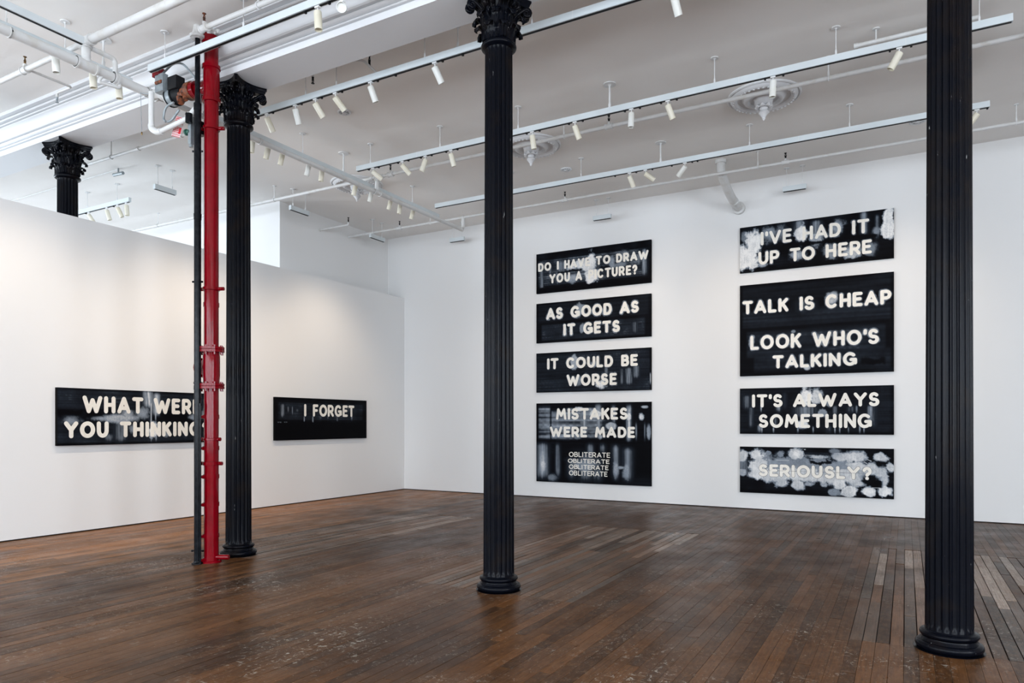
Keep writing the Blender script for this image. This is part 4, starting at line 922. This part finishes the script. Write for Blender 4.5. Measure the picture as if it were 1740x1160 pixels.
place(painting('painting reading SERIOUSLY in a white cloud on black', BW_, .746, [('SERIOUSLY?', fb(1288.6), fb(1481.3), .37, .635)],
    [('b', .02, .20, .045, .14, .85, .25), ('b', .12, .17, .06, .14, .9, .25), ('b', .20, .13, .02, .06, .6, .3), ('b', .285, .15, .028, .09, .55, .3), ('b', .39, .14, .055, .12, .9, .25), ('b', .53, .19, .10, .06, .75, .4), ('r', .4, .6, .10, .2, .2), ('b', .02, .56, .03, .10, .75, .3), ('v', .02, .04, .25, .6, .5),
     ('b', .13, .42, .09, .20, .9, .25), ('b', .13, .60, .08, .16, .9, .25)] + [('b', .20+.06*i, .38, .085, .22, .58, .3) for i in range(9)] + [('b', .20+.06*i, .58, .085, .20, .86, .3) for i in range(10)] +
    [('b', .30, .76, .06, .12, .8, .3), ('b', .40, .78, .06, .13, .85, .3), ('b', .47, .76, .05, .06, .7, .4), ('b', .67, .72, .05, .14, .95, .25), ('b', .57, .76, .03, .09, .7, .3), ('b', .68, .20, .07, .12, .8, .3), ('b', .76, .18, .10, .16, .85, .3), ('b', .64, .06, .05, .06, .5, .4), ('b', .78, .36, .09, .14, .85, .3),
     ('b', .76, .52, .10, .20, .72, .3), ('b', .86, .42, .07, .16, .85, .3), ('b', .92, .48, .06, .16, .8, .3), ('b', .945, .62, .03, .20, .8, .3), ('b', .92, .17, .055, .10, .85, .25), ('b', .98, .38, .03, .11, .85, .25), ('b', .63, .91, .05, .08, .6, .3), ('b', .74, .88, .06, .13, .95, .2), ('b', .85, .88, .055, .12, .95, .2), ('b', .945, .86, .05, .14, .98, .2), ('b', .78, .72, .06, .08, .8, .3),
     ('k', .48, .62, .28, .34), ('k', .86, .93, .64, .78), ('k', 0, .52, .92, 1), ('s', .2, .28, .34, .28), ('s', .82, .27, .97, .55), ('s', .84, .22, 1, .44), ('s', .72, .78, .96, .79), ('s', .35, .04, .45, .04), ('s', .44, .16, .5, .16)], .052, 0, step=.0065, seed=18, outline=True), B0, .274)
def place_left(e, y, z): e.rotation_euler = (0, 0, R(90)); e.location = (XP+.05, y, z)
WW = 2.26
place_left(painting('painting reading WHAT WERE YOU THINKING, its right end behind the red standpipe', WW, .732,
    [('WHAT WERE', .137, .905, .125, .434), ('YOU THINKING?', .035, .972, .58, .873)],
    [('r', .0, .98, .03, .36, .20), ('r', .0, .98, .62, .96, .18), ('v', .535, .035, .0, .35, .80), ('v', .59, .030, .03, .5, .75), ('v', .555, .004, .2, .75, .9), ('v', .585, .004, .2, .6, .8), ('v', .555, .004, .8, .99, .9), ('v', .588, .005, .8, .99, .95), ('b', .35, .52, .16, .11, .75, .5), ('b', .24, .53, .08, .07, .6, .5), ('b', .40, .45, .05, .14, .7, .5), ('b', .50, .42, .06, .16, .6, .5), ('b', .57, .74, .035, .16, 1, .25),
     ('b', .07, .58, .07, .12, .55, .6), ('v', .36, .04, .55, .99, .45), ('v', .29, .03, .8, .98, .45), ('b', .86, .50, .05, .08, .6, .5), ('b', .66, .80, .03, .10, .6, .5), ('b', .94, .42, .04, .16, .6, .5), ('b', .43, .72, .03, .12, .5, .5), ('v', .79, .02, .6, .98, .3), ('k', .0, .14, .38, .47), ('k', .16, .24, .44, .50), ('k', .62, .80, .42, .50)], .058, .08, seed=19), 4.886, 1.118)
place_left(painting('painting reading I FORGET over a plain black lower half', 2.297, .735, [('I FORGET', .285, .845, .143, .44)],
    [('r', .03, .95, .12, .52, .22), ('v', .07, .02, .15, .5, .55), ('v', .125, .010, .2, .4, .5), ('v', .165, .008, .2, .45, .5), ('v', .215, .02, .25, .4, .35), ('v', .285, .006, .43, .66, .6), ('v', .375, .008, .42, .65, .6), ('v', .46, .02, .42, .55, .4), ('v', .54, .01, .4, .55, .45), ('v', .645, .010, .42, .62, .4), ('v', .815, .012, .4, .56, .5), ('v', .70, .02, .4, .52, .35), ('k', 0, 1, .57, 1)] +
    [('b', .03+.02*i, .58, .010, .012, .4, .3) for i in (0, 1, 3, 4)], .052, .12, seed=20), 8.365, 1.110)
